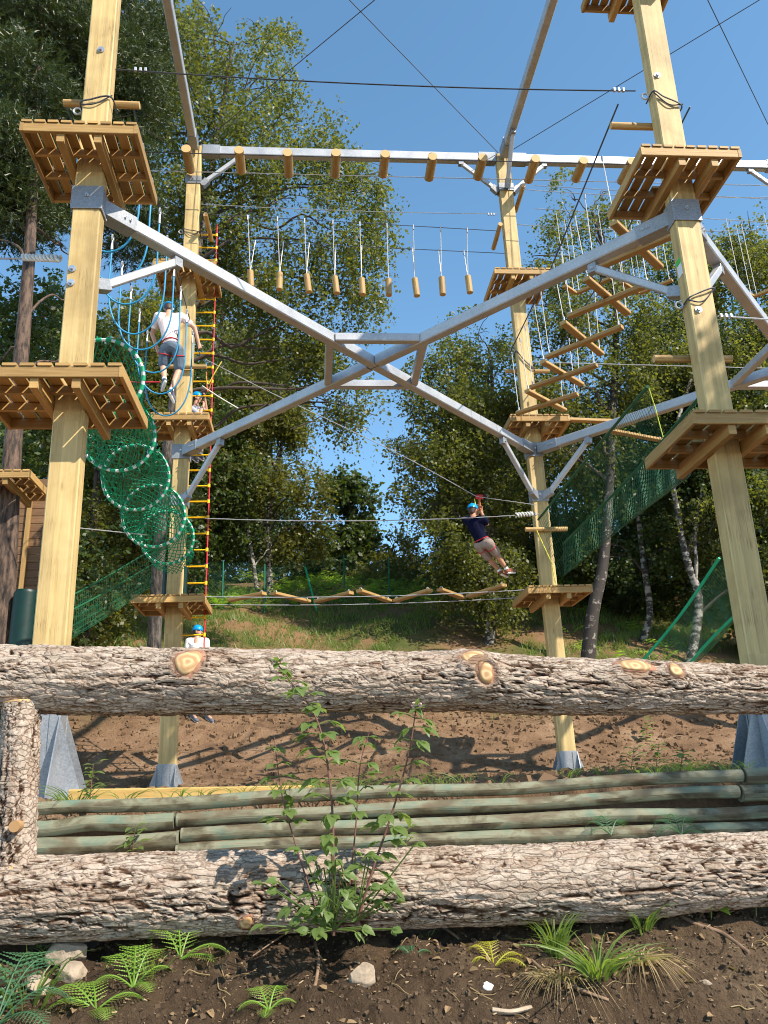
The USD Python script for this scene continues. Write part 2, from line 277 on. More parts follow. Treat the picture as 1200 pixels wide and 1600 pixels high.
def trunkmat(name, a, b, sc=(6, 6, 2.), lo=.42, hi=.58, dark=None):
    n = {'g': ('geometry', {}), 'm': ('mapping', {'scale': sc}), 'n': ('noise_texture', {'scale': 1.6, 'detail': 5., 'roughness': .7}), 'r': ('rgb_ramp', {'ramp': [(lo, a), (hi, b)]}), 'bn': ('bump', {'strength': .8, 'distance': .03}), 'p': ('principled_bsdf', {'roughness': .85})}
    return mat(name, n, [('g.position', 'm.vector'), ('m.vector', 'n.vector'), ('n.fac', 'r.fac'), ('r.color', 'p.base_color'), ('n.fac', 'bn.height'), ('bn.normal', 'p.normal')], 'p.BSDF')
M['birchbark'] = trunkmat('birch_bark', (.03, .025, .02), (.27, .25, .22), (2.5, 2.5, 5.), .48, .54)
M['oldbirch'] = trunkmat('old_birch_bark', (.026, .02, .016), (.22, .195, .165), (3.2, 3.2, 4.), .57, .63)
M['darkbark'] = trunkmat('dark_bark', (.03, .024, .02), (.12, .10, .085), (9, 9, 2.2))
M['pinebark'] = trunkmat('pine_bark', (.028, .018, .013), (.12, .075, .05), (9, 9, 2.0))
M['greybark'] = trunkmat('grey_pine_bark', (.10, .075, .06), (.34, .28, .24), (10, 10, 2.2))
M['twig'] = plain('twig', (.055, .040, .030), .8)
def leafmat(name, a, b, trans=.35, tcol=None, rough=.45, spec=.4, scale=.5):
    tc = tcol or tuple(np.array(b) * np.array([1.5, 1.6, .7]))
    n = {'g': ('geometry', {}), 'rp': ('rgb_ramp', {'ramp': [(0, a), (1, b)]}), 'n': ('noise_texture', {'scale': scale, 'detail': 2.}), 'ad': ('math', {'math_type': 'multiply_add', 'value2': .6, 'value3': -.1}), 'a2': ('math', {'math_type': 'multiply_add', 'value2': .6}),
         'p': ('principled_bsdf', {'roughness': rough, 'specular_ior_level': spec}), 't': ('translucent_bsdf', {'color': tc}), 'x': ('mix_closure', {'fac': trans})}
    return mat(name, n, [('g.random_per_island', 'ad.value1'), ('g.position', 'n.vector'), ('n.fac', 'a2.value1'), ('ad.value', 'a2.value3'), ('a2.value', 'rp.fac'), ('rp.color', 'p.base_color'), ('p.BSDF', 'x.closure1'), ('t.BSDF', 'x.closure2')], 'x.closure')
M['birchleaf'] = leafmat('birch_leaf', (.042, .055, .012), (.185, .185, .045), .38, spec=.35)
M['birchleaf2'] = leafmat('olive_birch_leaf', (.05, .06, .013), (.19, .175, .04), .38)
M['darkleaf'] = leafmat('dark_leaf', (.028, .048, .013), (.105, .14, .038), .28)
M['needle'] = leafmat('pine_needle', (.022, .040, .012), (.088, .108, .030), .15)
M['fern'] = leafmat('fern_frond', (.15, .26, .035), (.28, .42, .07), .4)
M['fernyellow'] = leafmat('yellow_fern', (.35, .34, .04), (.50, .46, .07), .4)
M['fernblue'] = leafmat('blue_green_fern', (.05, .13, .06), (.12, .24, .11), .35)
M['weed'] = leafmat('weed_leaf', (.085, .135, .035), (.20, .27, .085), .40)
M['grass'] = leafmat('grass_blade', (.09, .15, .03), (.20, .27, .06), .4)
M['drygrass'] = leafmat('dry_grass', (.28, .20, .10), (.46, .36, .20), .3)
M['stem'] = plain('red_brown_stem', (.13, .06, .045), .6)
M['gstem'] = plain('green_stem', (.15, .2, .06), .6)
M['flower'] = plain('dusty_pink_buds', (.45, .28, .27), .8, var=.3, scale=80)
M['stone'] = plain('pale_stone', (.30, .235, .17), .85, var=.3, scale=20, bump=.6, bscale=60)
M['chip'] = leafmat('wood_chip', (.30, .20, .11), (.58, .46, .30), .0)
M['root'] = plain('brown_root', (.19, .12, .075), .85, var=.3, scale=30)
M['fencegreen'] = plain('green_fence_paint', (.01, .12, .08), .5)
# ------------------------------------------------------------------ ground
def terrain(X, Y):
    X, Y = np.broadcast_arrays(np.asarray(X, float), np.asarray(Y, float))
    z = np.interp(Y, [-60, -9, -6.6, -5.9, -5.15, -4.75, -4.4, -4.15, -3.9, -2.75, -2.47, -2.40, 0, 7, 8.6, 22, 30, 60, 140, 400],
                     [-2.2, -1.7, -1.55, -1.42, -.86, -.68, -.57, -.50, -.50, -.46, -.40, -.06, -.01, .13, .42, 7.1, 9.6, 13, 19, 26])
    near = np.clip((-3.7 - Y) / .3, 0, 1) * np.clip((Y + 6.8) / .8, 0, 1)
    p = np.stack([X, Y, X * 0], -1)
    z = z + near * ((fbm(p * 3.1, 4, 3) - .5) * .15 + (fbm(p * 14, 4, 5) - .5) * .075)
    z = z + near * (-.035 * np.clip((X - 3.6) / .9, 0, 1) + .02 * np.exp(-((X - 3.55) / .25) ** 2 - ((Y + 4.65) / .2) ** 2) * 4)
    far = np.clip((Y - 7.6) / 2, 0, 1)
    z = z + far * ((fbm(p * .35, 3, 9) - .5) * .9 + (fbm(p * 1.7, 3, 11) - .5) * .25)
    mid = np.clip((Y + 2.4) / .5, 0, 1) * (1 - far)
    z = z + mid * (fbm(p * 1.5, 3, 13) - .5) * .09
    z = z - np.clip((X - 12) / 30, 0, 1) * far * 2.0
    return z
def grow(lo, hi, step, far, ratio):
    c = list(np.arange(lo, hi, step)); a, s = lo, step
    while a > -far: s *= ratio; a -= s; c.insert(0, a)
    b, s = hi, step
    while b < far: s *= ratio; b += s; c.append(b)
    return np.array(c)
gx = grow(1.0, 4.75, .0125, 320, 1.14)
gy = np.concatenate([-grow(4.0, 5.3, .0125, 80, 1.16)[::-1]]); gy = gy[gy < -3.95]
gy = np.concatenate([gy, np.arange(-3.9, -2.8, .1), np.arange(-2.78, -2.36, .03), np.arange(-2.3, 8, .12), np.arange(8, 24, .2), np.geomspace(24.5, 320, 34)])
GX, GY = np.meshgrid(gx, gy, indexing='ij'); GZ = terrain(GX, GY)
ny = len(gy); ii, jj = np.meshgrid(np.arange(len(gx) - 1), np.arange(ny - 1), indexing='ij'); q = (ii * ny + jj).ravel()
gv = np.stack([GX, GY, GZ], -1).reshape(-1, 3); gf = np.stack([q, q + ny, q + ny + 1, q + 1], 1)
def groundmat():
    n = {'g': ('geometry', {}), 'n1': ('noise_texture', {'scale': 1.1, 'detail': 6., 'roughness': .62}), 'n2': ('noise_texture', {'scale': 22., 'detail': 6., 'roughness': .75}), 'n3': ('noise_texture', {'scale': .55, 'detail': 6., 'roughness': .65}),
         'v': ('voronoi_texture', {'scale': 60.}), 'rv': ('rgb_ramp', {'ramp': [(.0, (.75, .75, .75)), (.10, (.75, .75, .75)), (.14, (0, 0, 0))]}), 'sp': ('separate_xyz', {}),
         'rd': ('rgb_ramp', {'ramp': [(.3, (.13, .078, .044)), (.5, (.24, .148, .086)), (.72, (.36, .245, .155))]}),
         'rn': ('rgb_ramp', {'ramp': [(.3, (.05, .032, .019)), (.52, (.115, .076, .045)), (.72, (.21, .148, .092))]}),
         'rg': ('rgb_ramp', {'ramp': [(.44, (.24, .145, .075)), (.54, (.15, .125, .045)), (.66, (.08, .10, .026))]}),
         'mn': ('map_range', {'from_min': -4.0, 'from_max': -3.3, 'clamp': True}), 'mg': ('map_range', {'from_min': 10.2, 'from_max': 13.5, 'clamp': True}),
         'x1': ('mix_color', {}), 'x2': ('mix_color', {}), 'x3': ('mix_color', {'b': (.50, .38, .25)}), 'rs': ('rgb_ramp', {'ramp': [(.25, (.55, .5, .48)), (.7, (1.1, 1.1, 1.1))]}), 'xs': ('mix_color', {'blend_type': 'multiply', 'fac': .8}),
         'chp': ('math', {'math_type': 'multiply'}), 'nv': ('noise_texture', {'scale': 2.5, 'detail': 3.}), 'rnv': ('rgb_ramp', {'ramp': [(.46, (0, 0, 0)), (.6, (1, 1, 1))]}),
         'b': ('bump', {'strength': 1.0, 'distance': .06}), 'p': ('principled_bsdf', {'roughness': .92, 'specular_ior_level': .15})}
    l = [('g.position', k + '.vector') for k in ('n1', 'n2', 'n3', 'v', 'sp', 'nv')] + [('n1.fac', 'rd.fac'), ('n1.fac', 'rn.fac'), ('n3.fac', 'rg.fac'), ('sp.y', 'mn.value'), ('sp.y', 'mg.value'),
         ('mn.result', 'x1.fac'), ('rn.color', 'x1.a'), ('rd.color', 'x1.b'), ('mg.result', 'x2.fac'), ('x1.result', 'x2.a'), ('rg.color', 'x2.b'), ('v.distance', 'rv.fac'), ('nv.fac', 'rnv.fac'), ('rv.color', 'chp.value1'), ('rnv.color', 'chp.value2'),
         ('chp.value', 'x3.fac'), ('x2.result', 'x3.a'), ('n2.fac', 'rs.fac'), ('x3.result', 'xs.a'), ('rs.color', 'xs.b'), ('xs.result', 'p.base_color'), ('n2.fac', 'b.height'), ('b.normal', 'p.normal')]
    return mat('earth_and_grass', n, l, 'p.BSDF')
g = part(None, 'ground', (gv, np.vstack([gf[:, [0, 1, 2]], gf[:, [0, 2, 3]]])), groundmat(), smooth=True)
tag(g, kind='structure')
tag(T(sky.GetPrim(), '/World/sky', (0, 0, 0)), kind='structure')
def ground_at(x, y):
    """where the line of sight through a pixel meets the ground"""
    d = ray(x, y); t = np.arange(.5, 60, .02); P = CAM + d * t[:, None]; k = np.argmax(P[:, 2] < terrain(P[:, 0], P[:, 1])); return P[k]

# ------------------------------------------------------------------ tower posts
H2, H3, PW, PD = 6.35, 13.8, .30, .19
POST = {'FL': (V(.11, 0, .03), V(.03, 0, 13.8)), 'FR': (V(6.885, 0, .03), V(7.13, 0, 13.8)), 'BL': (V(-.02, 7.17, .17), V(0, 7.17, 13.8)), 'BR': (V(7.03, 7.17, .13), V(7.02, 7.17, 13.8)), 'XR': (V(14, 7.17, .1), V(14, 7.17, 13.8)), 'XF': (V(14, 0, .05), V(14, 0, 13.8))}
def pz(k, z):
    a, b = POST[k]; t = (z - a[2]) / (b[2] - a[2]); return a + (b - a) * t
POSTLABEL = {'FL': 'thick pale timber tower post with two big bolts, nearest on the left', 'FR': 'thick pale timber tower post bearing a small green and white sign plate', 'BL': 'timber tower post beside the red and yellow rope ladder', 'BR': 'timber tower post behind the hanging crossed planks and the zip line rider',
    'XR': 'timber tower post of the next bay at the far right', 'XF': 'timber tower post of the next bay nearest on the right'}
def bolt(par, c, n, r=.035):
    n = unit(n); g = Geo(True); g.tube([c, c + n * .012], r, 14)
    hx = Geo(); hx.tube([c + n * .012, c + n * .034], r * .55, 6); v, f, uv, _ = hx.get(); g.add(v, f, uv)
    part(par, 'bolt', g, M['bolt'], smooth=35) if False else part(par, 'bolt', (v0f(g)), M['bolt'], smooth=30)
def v0f(g): v, f, _, _ = g.get(); return (v, f)
def gusset(par, k, s):
    """welded steel foot: a sleeve plate each side and tapering fins on a base plate"""
    a = POST[k][0]; z0 = a[2] - .03
    part(par, 'base_plate', Geo().box(V(a[0], a[1], z0 + .015), .80 * s, .62 * s, .03), M['plate'])
    g = Geo()
    for sy in (-1, 1):
        y = a[1] + sy * (PD / 2 + .010); g.box(V(a[0], y, z0 + .03 + .36 * s), PW + .02, .016, .72 * s)
    part(par, 'sleeve', g, M['plate'])
    for sx in (-1, 1):
        for sy in (-1, 1):
            y = a[1] + sy * (PD / 2 + .022); x0 = a[0] + sx * (PW / 2 - .08); x1 = a[0] + sx * (PW / 2 + .23 * s); xt = a[0] + sx * (PW / 2 + .0)
            pf = np.array([(x0, z0 + .03), (x1, z0 + .03), (x1, z0 + .07), (xt, z0 + .74 * s), (x0, z0 + .74 * s)]); th = .012
            n = len(pf); v = np.vstack([np.column_stack([pf[:, 0], np.full(n, y - th / 2), pf[:, 1]]), np.column_stack([pf[:, 0], np.full(n, y + th / 2), pf[:, 1]])])
            f = [[0, i, i + 1] for i in range(1, n - 1)] + [[n, n + i + 1, n + i] for i in range(1, n - 1)] + [[i, i + n, (i + 1) % n] for i in range(n)] + [[(i + 1) % n, i + n, (i + 1) % n + n] for i in range(n)]
            part(par, 'gusset_fin', (v, np.array(f)), M['plate'])
    for sx in (-1, 1):
        x = a[0] + sx * (PW / 2 + .012); y0 = a[1] - PD / 2 - .26 * s; pf = np.array([(a[1] + .05, z0 + .03), (y0, z0 + .03), (y0, z0 + .07), (a[1] - PD / 2 - .03, z0 + .74 * s), (a[1] + .05, z0 + .74 * s)]); th = .012; n = len(pf)
        v = np.vstack([np.column_stack([np.full(n, x - th / 2), pf]), np.column_stack([np.full(n, x + th / 2), pf])])
        f = [[0, i, i + 1] for i in range(1, n - 1)] + [[n, n + i + 1, n + i] for i in range(1, n - 1)] + [[i, i + n, (i + 1) % n] for i in range(n)] + [[(i + 1) % n, i + n, (i + 1) % n + n] for i in range(n)]
        part(par, 'side_fin', (v, np.array(f)), M['plate'])
def collar(par, k, z, h=.30):
    c = pz(k, z); g = Geo()
    for sy in (-1, 1): g.box(V(c[0], c[1] + sy * (PD / 2 + .009), z), PW + .044, .014, h)
    for sx in (-1, 1): g.box(V(c[0] + sx * (PW / 2 + .011), c[1], z), .014, PD + .004, h)
    part(par, 'collar', g, M['plate'])
    bolt(par, V(c[0], c[1] - PD / 2 - .017, z + .02), V(0, -1, 0), .022)
posts = {}
for k in ('FL', 'FR', 'BL', 'BR', 'XR', 'XF'):
    a, b = POST[k]
    t = posts[k] = thing('tower_post', POSTLABEL[k], 'post', a, group='timber posts of the climbing tower')
    part(t, 'timber', Geo().bar(a, b, PW, PD, (0, 1, 0), .012), M['glulam'])
    gusset(t, k, 1.0 if k in ('FL', 'FR', 'XF') else .50)
    collar(t, k, H2)
    if k[0] == 'B': collar(t, k, H3 - .95, .2); collar(t, k, H2 - 1.0, .22)
def fbolt(k, px, py):
    p = atY(px, py, -PD / 2 - .001); bolt(posts[k], p, V(0, -1, 0), .042)
for x, y in ((113, 420), (111, 442), (158, 78)): fbolt('FL', x, y)
for x, y in ((1027, 118), (1091, 484)): fbolt('FR', x, y)
c = pz('FR', 5.66); sg = posts['FR']
part(sg, 'sign_plate', Geo().box(V(c[0] - PW / 2 - .004, -.01, 5.60), .006, .11, .22), M['sign_white'], label='white sign plate with a green top on the side of the post')
part(sg, 'sign_top', Geo().box(V(c[0] - PW / 2 - .007, -.01, 5.675), .006, .112, .07), M['sign_green'])
# foot pegs: round timbers through or beside the posts
def peg(k, a, b, r=.045):
    part(posts[k], 'foot_peg', Geo(True).tube([a, b], r, 14, cap=False), M['peg'], smooth=True)
    for e, d in ((a, a - b), (b, b - a)):
        d = unit(d); g = Geo(); g.tube([e - d * .004, e + d * .003], r * .985, 14); v, f, uv, _ = g.get(); part(posts[k], 'peg_end', g, M['end'])
for k, px0, px1, py, Y in (('FL', 100, 218, 163, .15), ('FR', 955, 1060, 198, .15), ('FR', 1022, 1142, 561, .15), ('BL', 262, 323, 573, 7.0), ('BR', 790, 858, 580, 7.32), ('BR', 821, 886, 827, 7.02)):
    a, b = atY(px0, py, Y), atY(px1, py, Y); b[2] = a[2] = (a[2] + b[2]) / 2; peg(k, a, b)
for k, px, py, z in (('BL', 321, 335, 0), ('BR', 782, 350, 0), ('BR', 818, 290, 0)):
    a = atY(px, py, 6.75); peg(k, a, a + V(.02, .85, 0), .05)

# ------------------------------------------------------------------ steel beams
def beam(name, label, group=None): return thing(name, label, 'steel beam', (0, 0, 0), group)
UP = V(0, 0, 1)
def xframe(ks, label, braces):
    """four arms from the posts that meet in the middle, with a small square frame round the crossing"""
    c = sum(pz(k, H2) for k in ks) / 4
    t = thing('cross_beam', label, 'steel beam', V(c[0], c[1], H2), 'steel crosses between the tower posts')
    arms = []
    for i, k in enumerate(ks):
        p = pz(k, H2); d = unit(c - p); d[2] = 0; a0 = p + d * .14
        off = 0.0 if i in (0, 3) else .002
        end = c - d * .01 if i in (0, 3) else c - d * .092
        part(t, 'arm', Geo().bar(a0 + UP * off, end + UP * off, .15, .17, UP, .014), M['steel'])
        fl = Geo().bar(a0 - d * .01, a0 + d * .42, .178, .196, UP, .004); part(t, 'end_socket', fl, M['plate'])
        for q in (.26, .33):
            s = np.cross(d, UP); bolt(t, a0 + d * q - s * .0895, -s, .014); bolt(t, a0 + d * q + s * .0895, s, .014)
        arms.append((c, d))
    for i in range(4):
        A = c - unit(arms[(0, 1, 3, 2)[i]][1]) * 1.02; B = c - unit(arms[(0, 1, 3, 2)[(i + 1) % 4]][1]) * 1.02; d = unit(B - A)
        part(t, 'frame_bar', Geo().bar(A + d * .085, B - d * .085, .12, .13, UP, .012), M['steel'])
    for k in braces:
        p = pz(k, H2 - 1.02); d = c - p; d[2] = 0; d = unit(d); s = np.cross(d, UP)
        lo = p + d * .19; hi = pz(k, H2) + d * 1.20 - UP * .115
        part(t, 'knee_brace', Geo().bar(lo + d * .06 + UP * .06, hi - d * .03 - UP * .05, .09, .09, UP, .01), M['steel'])
        part(t, 'brace_shoe', Geo().bar(p + d * .10, p + d * .30 + UP * .08, .12, .14, UP, .006), M['plate'])
        part(t, 'brace_hanger', Geo().bar(hi - UP * .10, hi + UP * .03, .10, .12, d, .006), M['plate'])
        bolt(t, hi - UP * .05 - s * .05, -s, .02)
        fl = Geo().bar(p + d * .075 - UP * .15, p + d * .075 + UP * .15, .20, .016, d, .002) if False else None
    return t
xframe(['FL', 'FR', 'BL', 'BR'], 'galvanised steel cross with a square frame at its crossing, between the four posts', ['FL', 'FR', 'BL', 'BR'])
xframe(['FR', 'XF', 'BR', 'XR'], 'galvanised steel cross of the next bay, cut by the right edge of the photo', ['FR', 'BR'])
def topbeam(k1, k2, label, trim=(.17, .17), brace=(1, 1)):
    a, b = pz(k1, H3 - .09), pz(k2, H3 - .09); d = unit(b - a); t = thing('top_beam', label, 'steel beam', (a + b) / 2, 'steel beams along the top of the tower')
    part(t, 'box_section', Geo().bar(a + d * trim[0], b - d * trim[1], .16, .22, UP, .014), M['steel'])
    for e, sgn, br in ((a, 1, brace[0]), (b, -1, brace[1])):
        part(t, 'end_socket', Geo().bar(e + d * sgn * trim[0], e + d * sgn * .56, .188, .248, UP, .004), M['plate'])
        if br:
            lo = e + d * sgn * .22 - UP * .86; hi = e + d * sgn * .98 - UP * .14
            part(t, 'knee_brace', Geo().bar(lo, hi, .08, .09, UP, .01), M['steel'])
            part(t, 'brace_shoe', Geo().bar(e + d * sgn * .17 - UP * .95, e + d * sgn * .30 - UP * .80, .11, .14, UP, .006), M['plate'])
            part(t, 'brace_hanger', Geo().bar(hi - UP * .06, hi + UP * .03, .1, .12, d, .006), M['plate'])
topbeam('BL', 'BR', 'bright steel beam across the top above the row of end-on logs')
topbeam('BR', 'XR', 'bright steel beam running out to the right behind the upper right platform')
topbeam('BL', 'FL', 'steel beam rising towards the camera from the post beside the rope ladder', brace=(0, 0))
topbeam('BR', 'FR', 'steel beam rising towards the camera from the post behind the crossed planks', brace=(1, 0))

# ------------------------------------------------------------------ platforms
def platform(name_label, c, z, hx=.62, hy=.58, dx=0., group='timber platforms on the tower posts'):
    """z is the walking surface; the deck boards run front to back round the post"""
    cx, cy = c[0] + dx, c[1]; t = thing('platform', name_label, 'platform', V(cx, cy, z), group); rn = random.Random(int(z * 100) + int(cx * 10))
    bt, rh = .030, .115; n = 9; pitch = 2 * hx / n; zb = z - bt / 2
    for i in range(n):
        x = cx - hx + pitch * (i + .5); w = pitch * .80; y0, y1 = cy - hy - .012, cy + hy + .012
        segs = [(y0, y1)]
        lo, hi = x - w / 2, x + w / 2
        if hi > c[0] - PW / 2 - .012 and lo < c[0] + PW / 2 + .012: segs = [(y0, c[1] - PD / 2 - .014), (c[1] + PD / 2 + .014, y1)]
        for a, b in segs: part(t, 'board', Geo().bar(V(x, a, zb + rn.uniform(-.0015, .0015)), V(x, b, zb), w, bt, UP, .004, u0=rn.uniform(0, 9)), M['deck'])
    zr = z - bt - rh / 2 - .002; th = .04
    for sy in (-1, 1): part(t, 'rim_board', Geo().bar(V(cx - hx + th, cy + sy * (hy - th / 2), zr), V(cx + hx - th, cy + sy * (hy - th / 2), zr), th, rh, UP, .005), M['deck'])
    for sx in (-1, 1): part(t, 'rim_board', Geo().bar(V(cx + sx * (hx - th / 2), cy - hy - .004, zr + .002), V(cx + sx * (hx - th / 2), cy + hy + .004, zr + .002), th, rh + .004, UP, .005), M['deck'])
    for f in (-.30, .30):
        for s0, s1 in ((cx - hx + th + .003, c[0] - PW / 2 - .09), (c[0] - PW / 2 - .02 + 0, c[0] + PW / 2 + .02), (c[0] + PW / 2 + .09, cx + hx - th - .003)):
            if abs(f * hy) < PD / 2 and s0 < c[0] < s1: continue
            part(t, 'batten', Geo().bar(V(s0, cy + f * hy * 1.05, zr + .01), V(s1, cy + f * hy * 1.05, zr + .01), .045, rh - .026, UP, .004), M['deck'])
    for sx in (-1, 1):
        x = c[0] + sx * (PW / 2 + .046); part(t, 'joist', Geo().bar(V(x, cy - hy + .03, zr - .085), V(x, cy + hy + .05, zr - .085), .08, .15, UP, .006), M['deck'])
    return t
P_ = platform
P_('timber platform under the round foot peg, highest on the bolted left post', pz('FL', 6.96), 6.96, .62, .57)
P_('wide timber platform over the green net tunnel, lower on the bolted left post', pz('FL', 3.99), 3.99, .74, .60, -.10)
P_('timber platform with mottled shade behind the green net bridge, on the right post', pz('FR', 3.47), 3.47, .74, .62, .13)
P_('timber platform seen against blue sky on the post with the sign plate', pz('FR', 6.87), 6.87, .60, .56, -.08)
P_('timber platform cut by the top edge of the photo', pz('FR', 10.47), 10.47, .59, .62, -.05)
P_('timber platform at the foot of the green net tunnel by the ladder', pz('BL', 3.40), 3.40, .64, .58, -.03)
P_('timber platform below the climber in the pale shirt', pz('BL', 6.99), 6.99, .66, .5, -.08)
P_('timber platform behind the steel cross above the climber', pz('BL', 10.42), 10.42, .63, .58, -.02)
P_('low timber platform below the zip line rider on the rear right post', pz('BR', 3.41), 3.41, .61, .62, .03)
P_('timber platform under the lowest crossed planks on the rear right post', pz('BR', 6.94), 6.94, .61, .5, .05)
P_('timber platform beside the row of short hanging logs, highest on the rear right post', pz('BR', 10.33), 10.33, .62, .58, .02)
# ------------------------------------------------------------------ cables
def wire(name, label, cat, pts, r, m, group=None, n=5, clips=()):
    pts = np.asarray(pts, float); t = thing(name, label, cat, pts[0], group)
    part(t, 'strand', Geo(True).tube(pts, r, n), m, smooth=True)
    for p, d in clips:
        d = unit(d); p = np.asarray(p, float)
        for k in range(3): part(t, 'clamp', Geo().bar(p + d * (.06 * k + .02) - UP * .02, p + d * (.06 * k + .02) + UP * .03, .035, .028, d, .004), M['bright'])
    return t
def A(x, y, Y): return atY(x, y, Y)
cb = M['darkcable']
a, b = A(176, 108, .06), A(993, 142, .06); wire('steel_cable', 'dark steel cable across the top between the two front posts', 'cable', sag(a, b, .07), .009, cb, clips=[(b - V(.3, 0, 0), V(1, 0, 0)), (a + V(.25, 0, 0), V(1, 0, 0))])
for k1, k2, lab in (('BR', 'FL', 'thin bracing cable falling from the top edge to the top of the rear right post'), ('BL', 'FR', 'thin bracing cable rising to the right out of the birch crown into the sky'), ('BR', 'XF', 'thin bracing cable rising right from the rear right post into the sky'), ('FR', 'XR', 'thin bracing cable falling steeply through the sky at the right edge')):
    p, q = pz(k1, H3), pz(k2, H3); d = unit(q - p); wire('bracing_cable', lab, 'cable', [p + d * .15, (p + q) / 2, q - d * .15], .009, cb)
# cables that carry the log rows, the short hanging logs, the zigzag planks and the crosses
z13 = 13.02
for y, lab in ((6.40, 'front'), (6.95, 'rear')):
    wire('bridge_cable', 'thin cable under the steel top beam, carrying the %s ends of the end-on logs' % lab, 'cable', sag(V(-.9, y, z13 - .07), V(13.6, y, z13 - .07), .0), .010, M['bright'] if lab == 'rear' else cb)
rnd = random.Random(4)
xs = [atZ(px, py, 13.0)[0] for px, py in ((290, 230), (373, 233), (449, 236), (525, 240), (602, 244), (676, 246), (755, 247), (836, 252), (911, 254), (986, 256))]
def endlog(x):
    t = thing('end_on_log', None, 'log', (x, 6.68, z13), 'end-on round logs under the top beam')
    y0, y1 = 6.36 + rnd.uniform(-.03, .02), 7.02 + rnd.uniform(-.05, .05); r = .104
    part(t, 'log', Geo(True).tube([V(x, y0, z13), V(x + rnd.uniform(-.02, .02), y1, z13)], r, 18, cap=False), M['peg'], smooth=True)
    g = Geo(); g.tube([V(x, y0 - .004, z13), V(x, y0 + .01, z13)], r * .985, 18); part(t, 'sawn_end', g, M['end'])
    g = Geo(); g.tube([V(x, y1 - .01, z13), V(x, y1 + .004, z13)], r * .985, 18); part(t, 'sawn_end', g, M['end'])
    return t
ordn = ['directly over the post by the rope ladder', 'first right of the ladder post', 'second right of the ladder post', 'third right of the ladder post', 'fourth right of the ladder post, at the birch edge', 'fifth right of the ladder post, against blue sky',
        'just left of the rear right post', 'just right of the rear right post', 'between the rear right post and the black ropes', 'half hidden behind the upper right platform']
for i, x in enumerate(xs): tag(endlog(x), 'end-on round log under top beam, ' + ordn[i])
ybar = [6.72, 7.62]
za = [A(390, 343, ybar[0])[2], A(390, 385, ybar[1])[2]]
a0, a1 = A(316, 334, ybar[0]), A(782, 361, ybar[0]); wire('bridge_cable', 'upper thin cable that the short hanging logs are tied to', 'cable', [a0, a1], .008, cb)
b0, b1 = A(318, 374, ybar[1]), A(790, 396, ybar[1]); wire('bridge_cable', 'lower thin cable that the short hanging logs are tied to', 'cable', [b0, b1], .008, cb)
wire('bridge_cable', 'thin cable above the short hanging logs, clamped at the ladder post', 'cable', sag(A(314, 319, 7.0), A(778, 334, 7.0), .05), .008, M['bright'], clips=[(A(322, 320, 7.0), V(1, 0, 0)), (A(762, 335, 7.0), V(1, 0, 0))])
steps = [(391, 424, 448), (437, 427, 452), (479, 430, 456), (523, 433, 458), (565, 436, 460), (607, 437, 461), (648, 436, 462), (690, 434, 460), (731, 432, 457)]
so = ['nearest the ladder post', 'second from the ladder post', 'third from the ladder post', 'fourth from the ladder post', 'fifth, at the birch crown edge', 'sixth, first wholly against sky', 'seventh of the row, against the sky', 'eighth of the row, against the sky', 'last of the row, nearest the rear right platform']
for i, (px, y0, y1) in enumerate(steps):
    p0, p1 = A(px, y0, 7.17), A(px + rnd.uniform(-1, 4), y1, 7.17); t = thing('hanging_log', 'short upright hanging log, ' + so[i], 'log', p1, 'short logs hung between the rear posts')
    part(t, 'log', Geo(True).tube([p0, p1], .068, 16, cap=False), M['peg'], smooth=True)
    for e, d in ((p0, 1), (p1, -1)): g = Geo(); u = unit(p0 - p1); g.tube([e - u * .008, e + u * .004 * d], .067, 16); part(t, 'sawn_end', g, M['end'])
    for c0, c1 in ((a0, a1), (b0, b1)):
        tt = (p0[0] - c0[0]) / (c1[0] - c0[0]); top = c0 + (c1 - c0) * tt + V((-.03 if c0 is a0 else .06), 0, 0)
        part(t, 'rope', Geo(True).tube([p0 - UP * .02, top], .009, 5), M['white_rope'], smooth=True)
        part(t, 'rope_clip', Geo(True).tube([top + UP * .03, top - UP * .09], .018, 6), M['bright'], smooth=True)
zz = 3.45
for y, lab in ((6.86, 'front'), (7.52, 'rear')): wire('bridge_cable', 'pale cable carrying the %s ends of the low zigzag planks' % lab, 'cable', sag(V(.55, y, zz - .05), V(6.5, y, zz - .05), .06), .009, M['bright'])
pl = [((359, 938), (413, 927)), ((427, 927), (482, 940)), ((494, 940), (549, 926)), ((561, 923), (608, 939)), ((617, 939), (672, 922)), ((687, 921), (723, 934)), ((732, 932), (788, 914))]
po = ['nearest the ladder post', 'second from the ladder post', 'third from the ladder post, just right of the leaning green fence post', 'fourth from the ladder post', 'fifth from the ladder post', 'short one, sixth from the ladder post', 'last of the row, under the feet of the zip line rider']
def plankstep(nm, lab, grp, a, b, w=.13, th=.055, m='plank', hang=None):
    t = thing(nm, lab, 'plank', (a + b) / 2, grp); d = unit(b - a); part(t, 'plank', Geo().bar(a, b, w, th, UP, .008), M[m])
    for e in (a + d * .06, b - d * .06):
        part(t, 'rope_eye', Geo(True).ring(e + UP * (th / 2 + .01), d, .028, .008, 12, 5), M['bright'], smooth=True)
        if hang: part(t, 'rope', Geo(True).tube([e + UP * th / 2, V(e[0], e[1], hang(e))], .007, 5), M['white_rope'], smooth=True)
    return t
for i, (p, q) in enumerate(pl):
    a, b = atZ(*p, zz), atZ(*q, zz); a[2] = b[2] = zz; plankstep('zigzag_plank', 'low zigzag plank, ' + po[i], 'planks of the low swinging bridge', a, b)
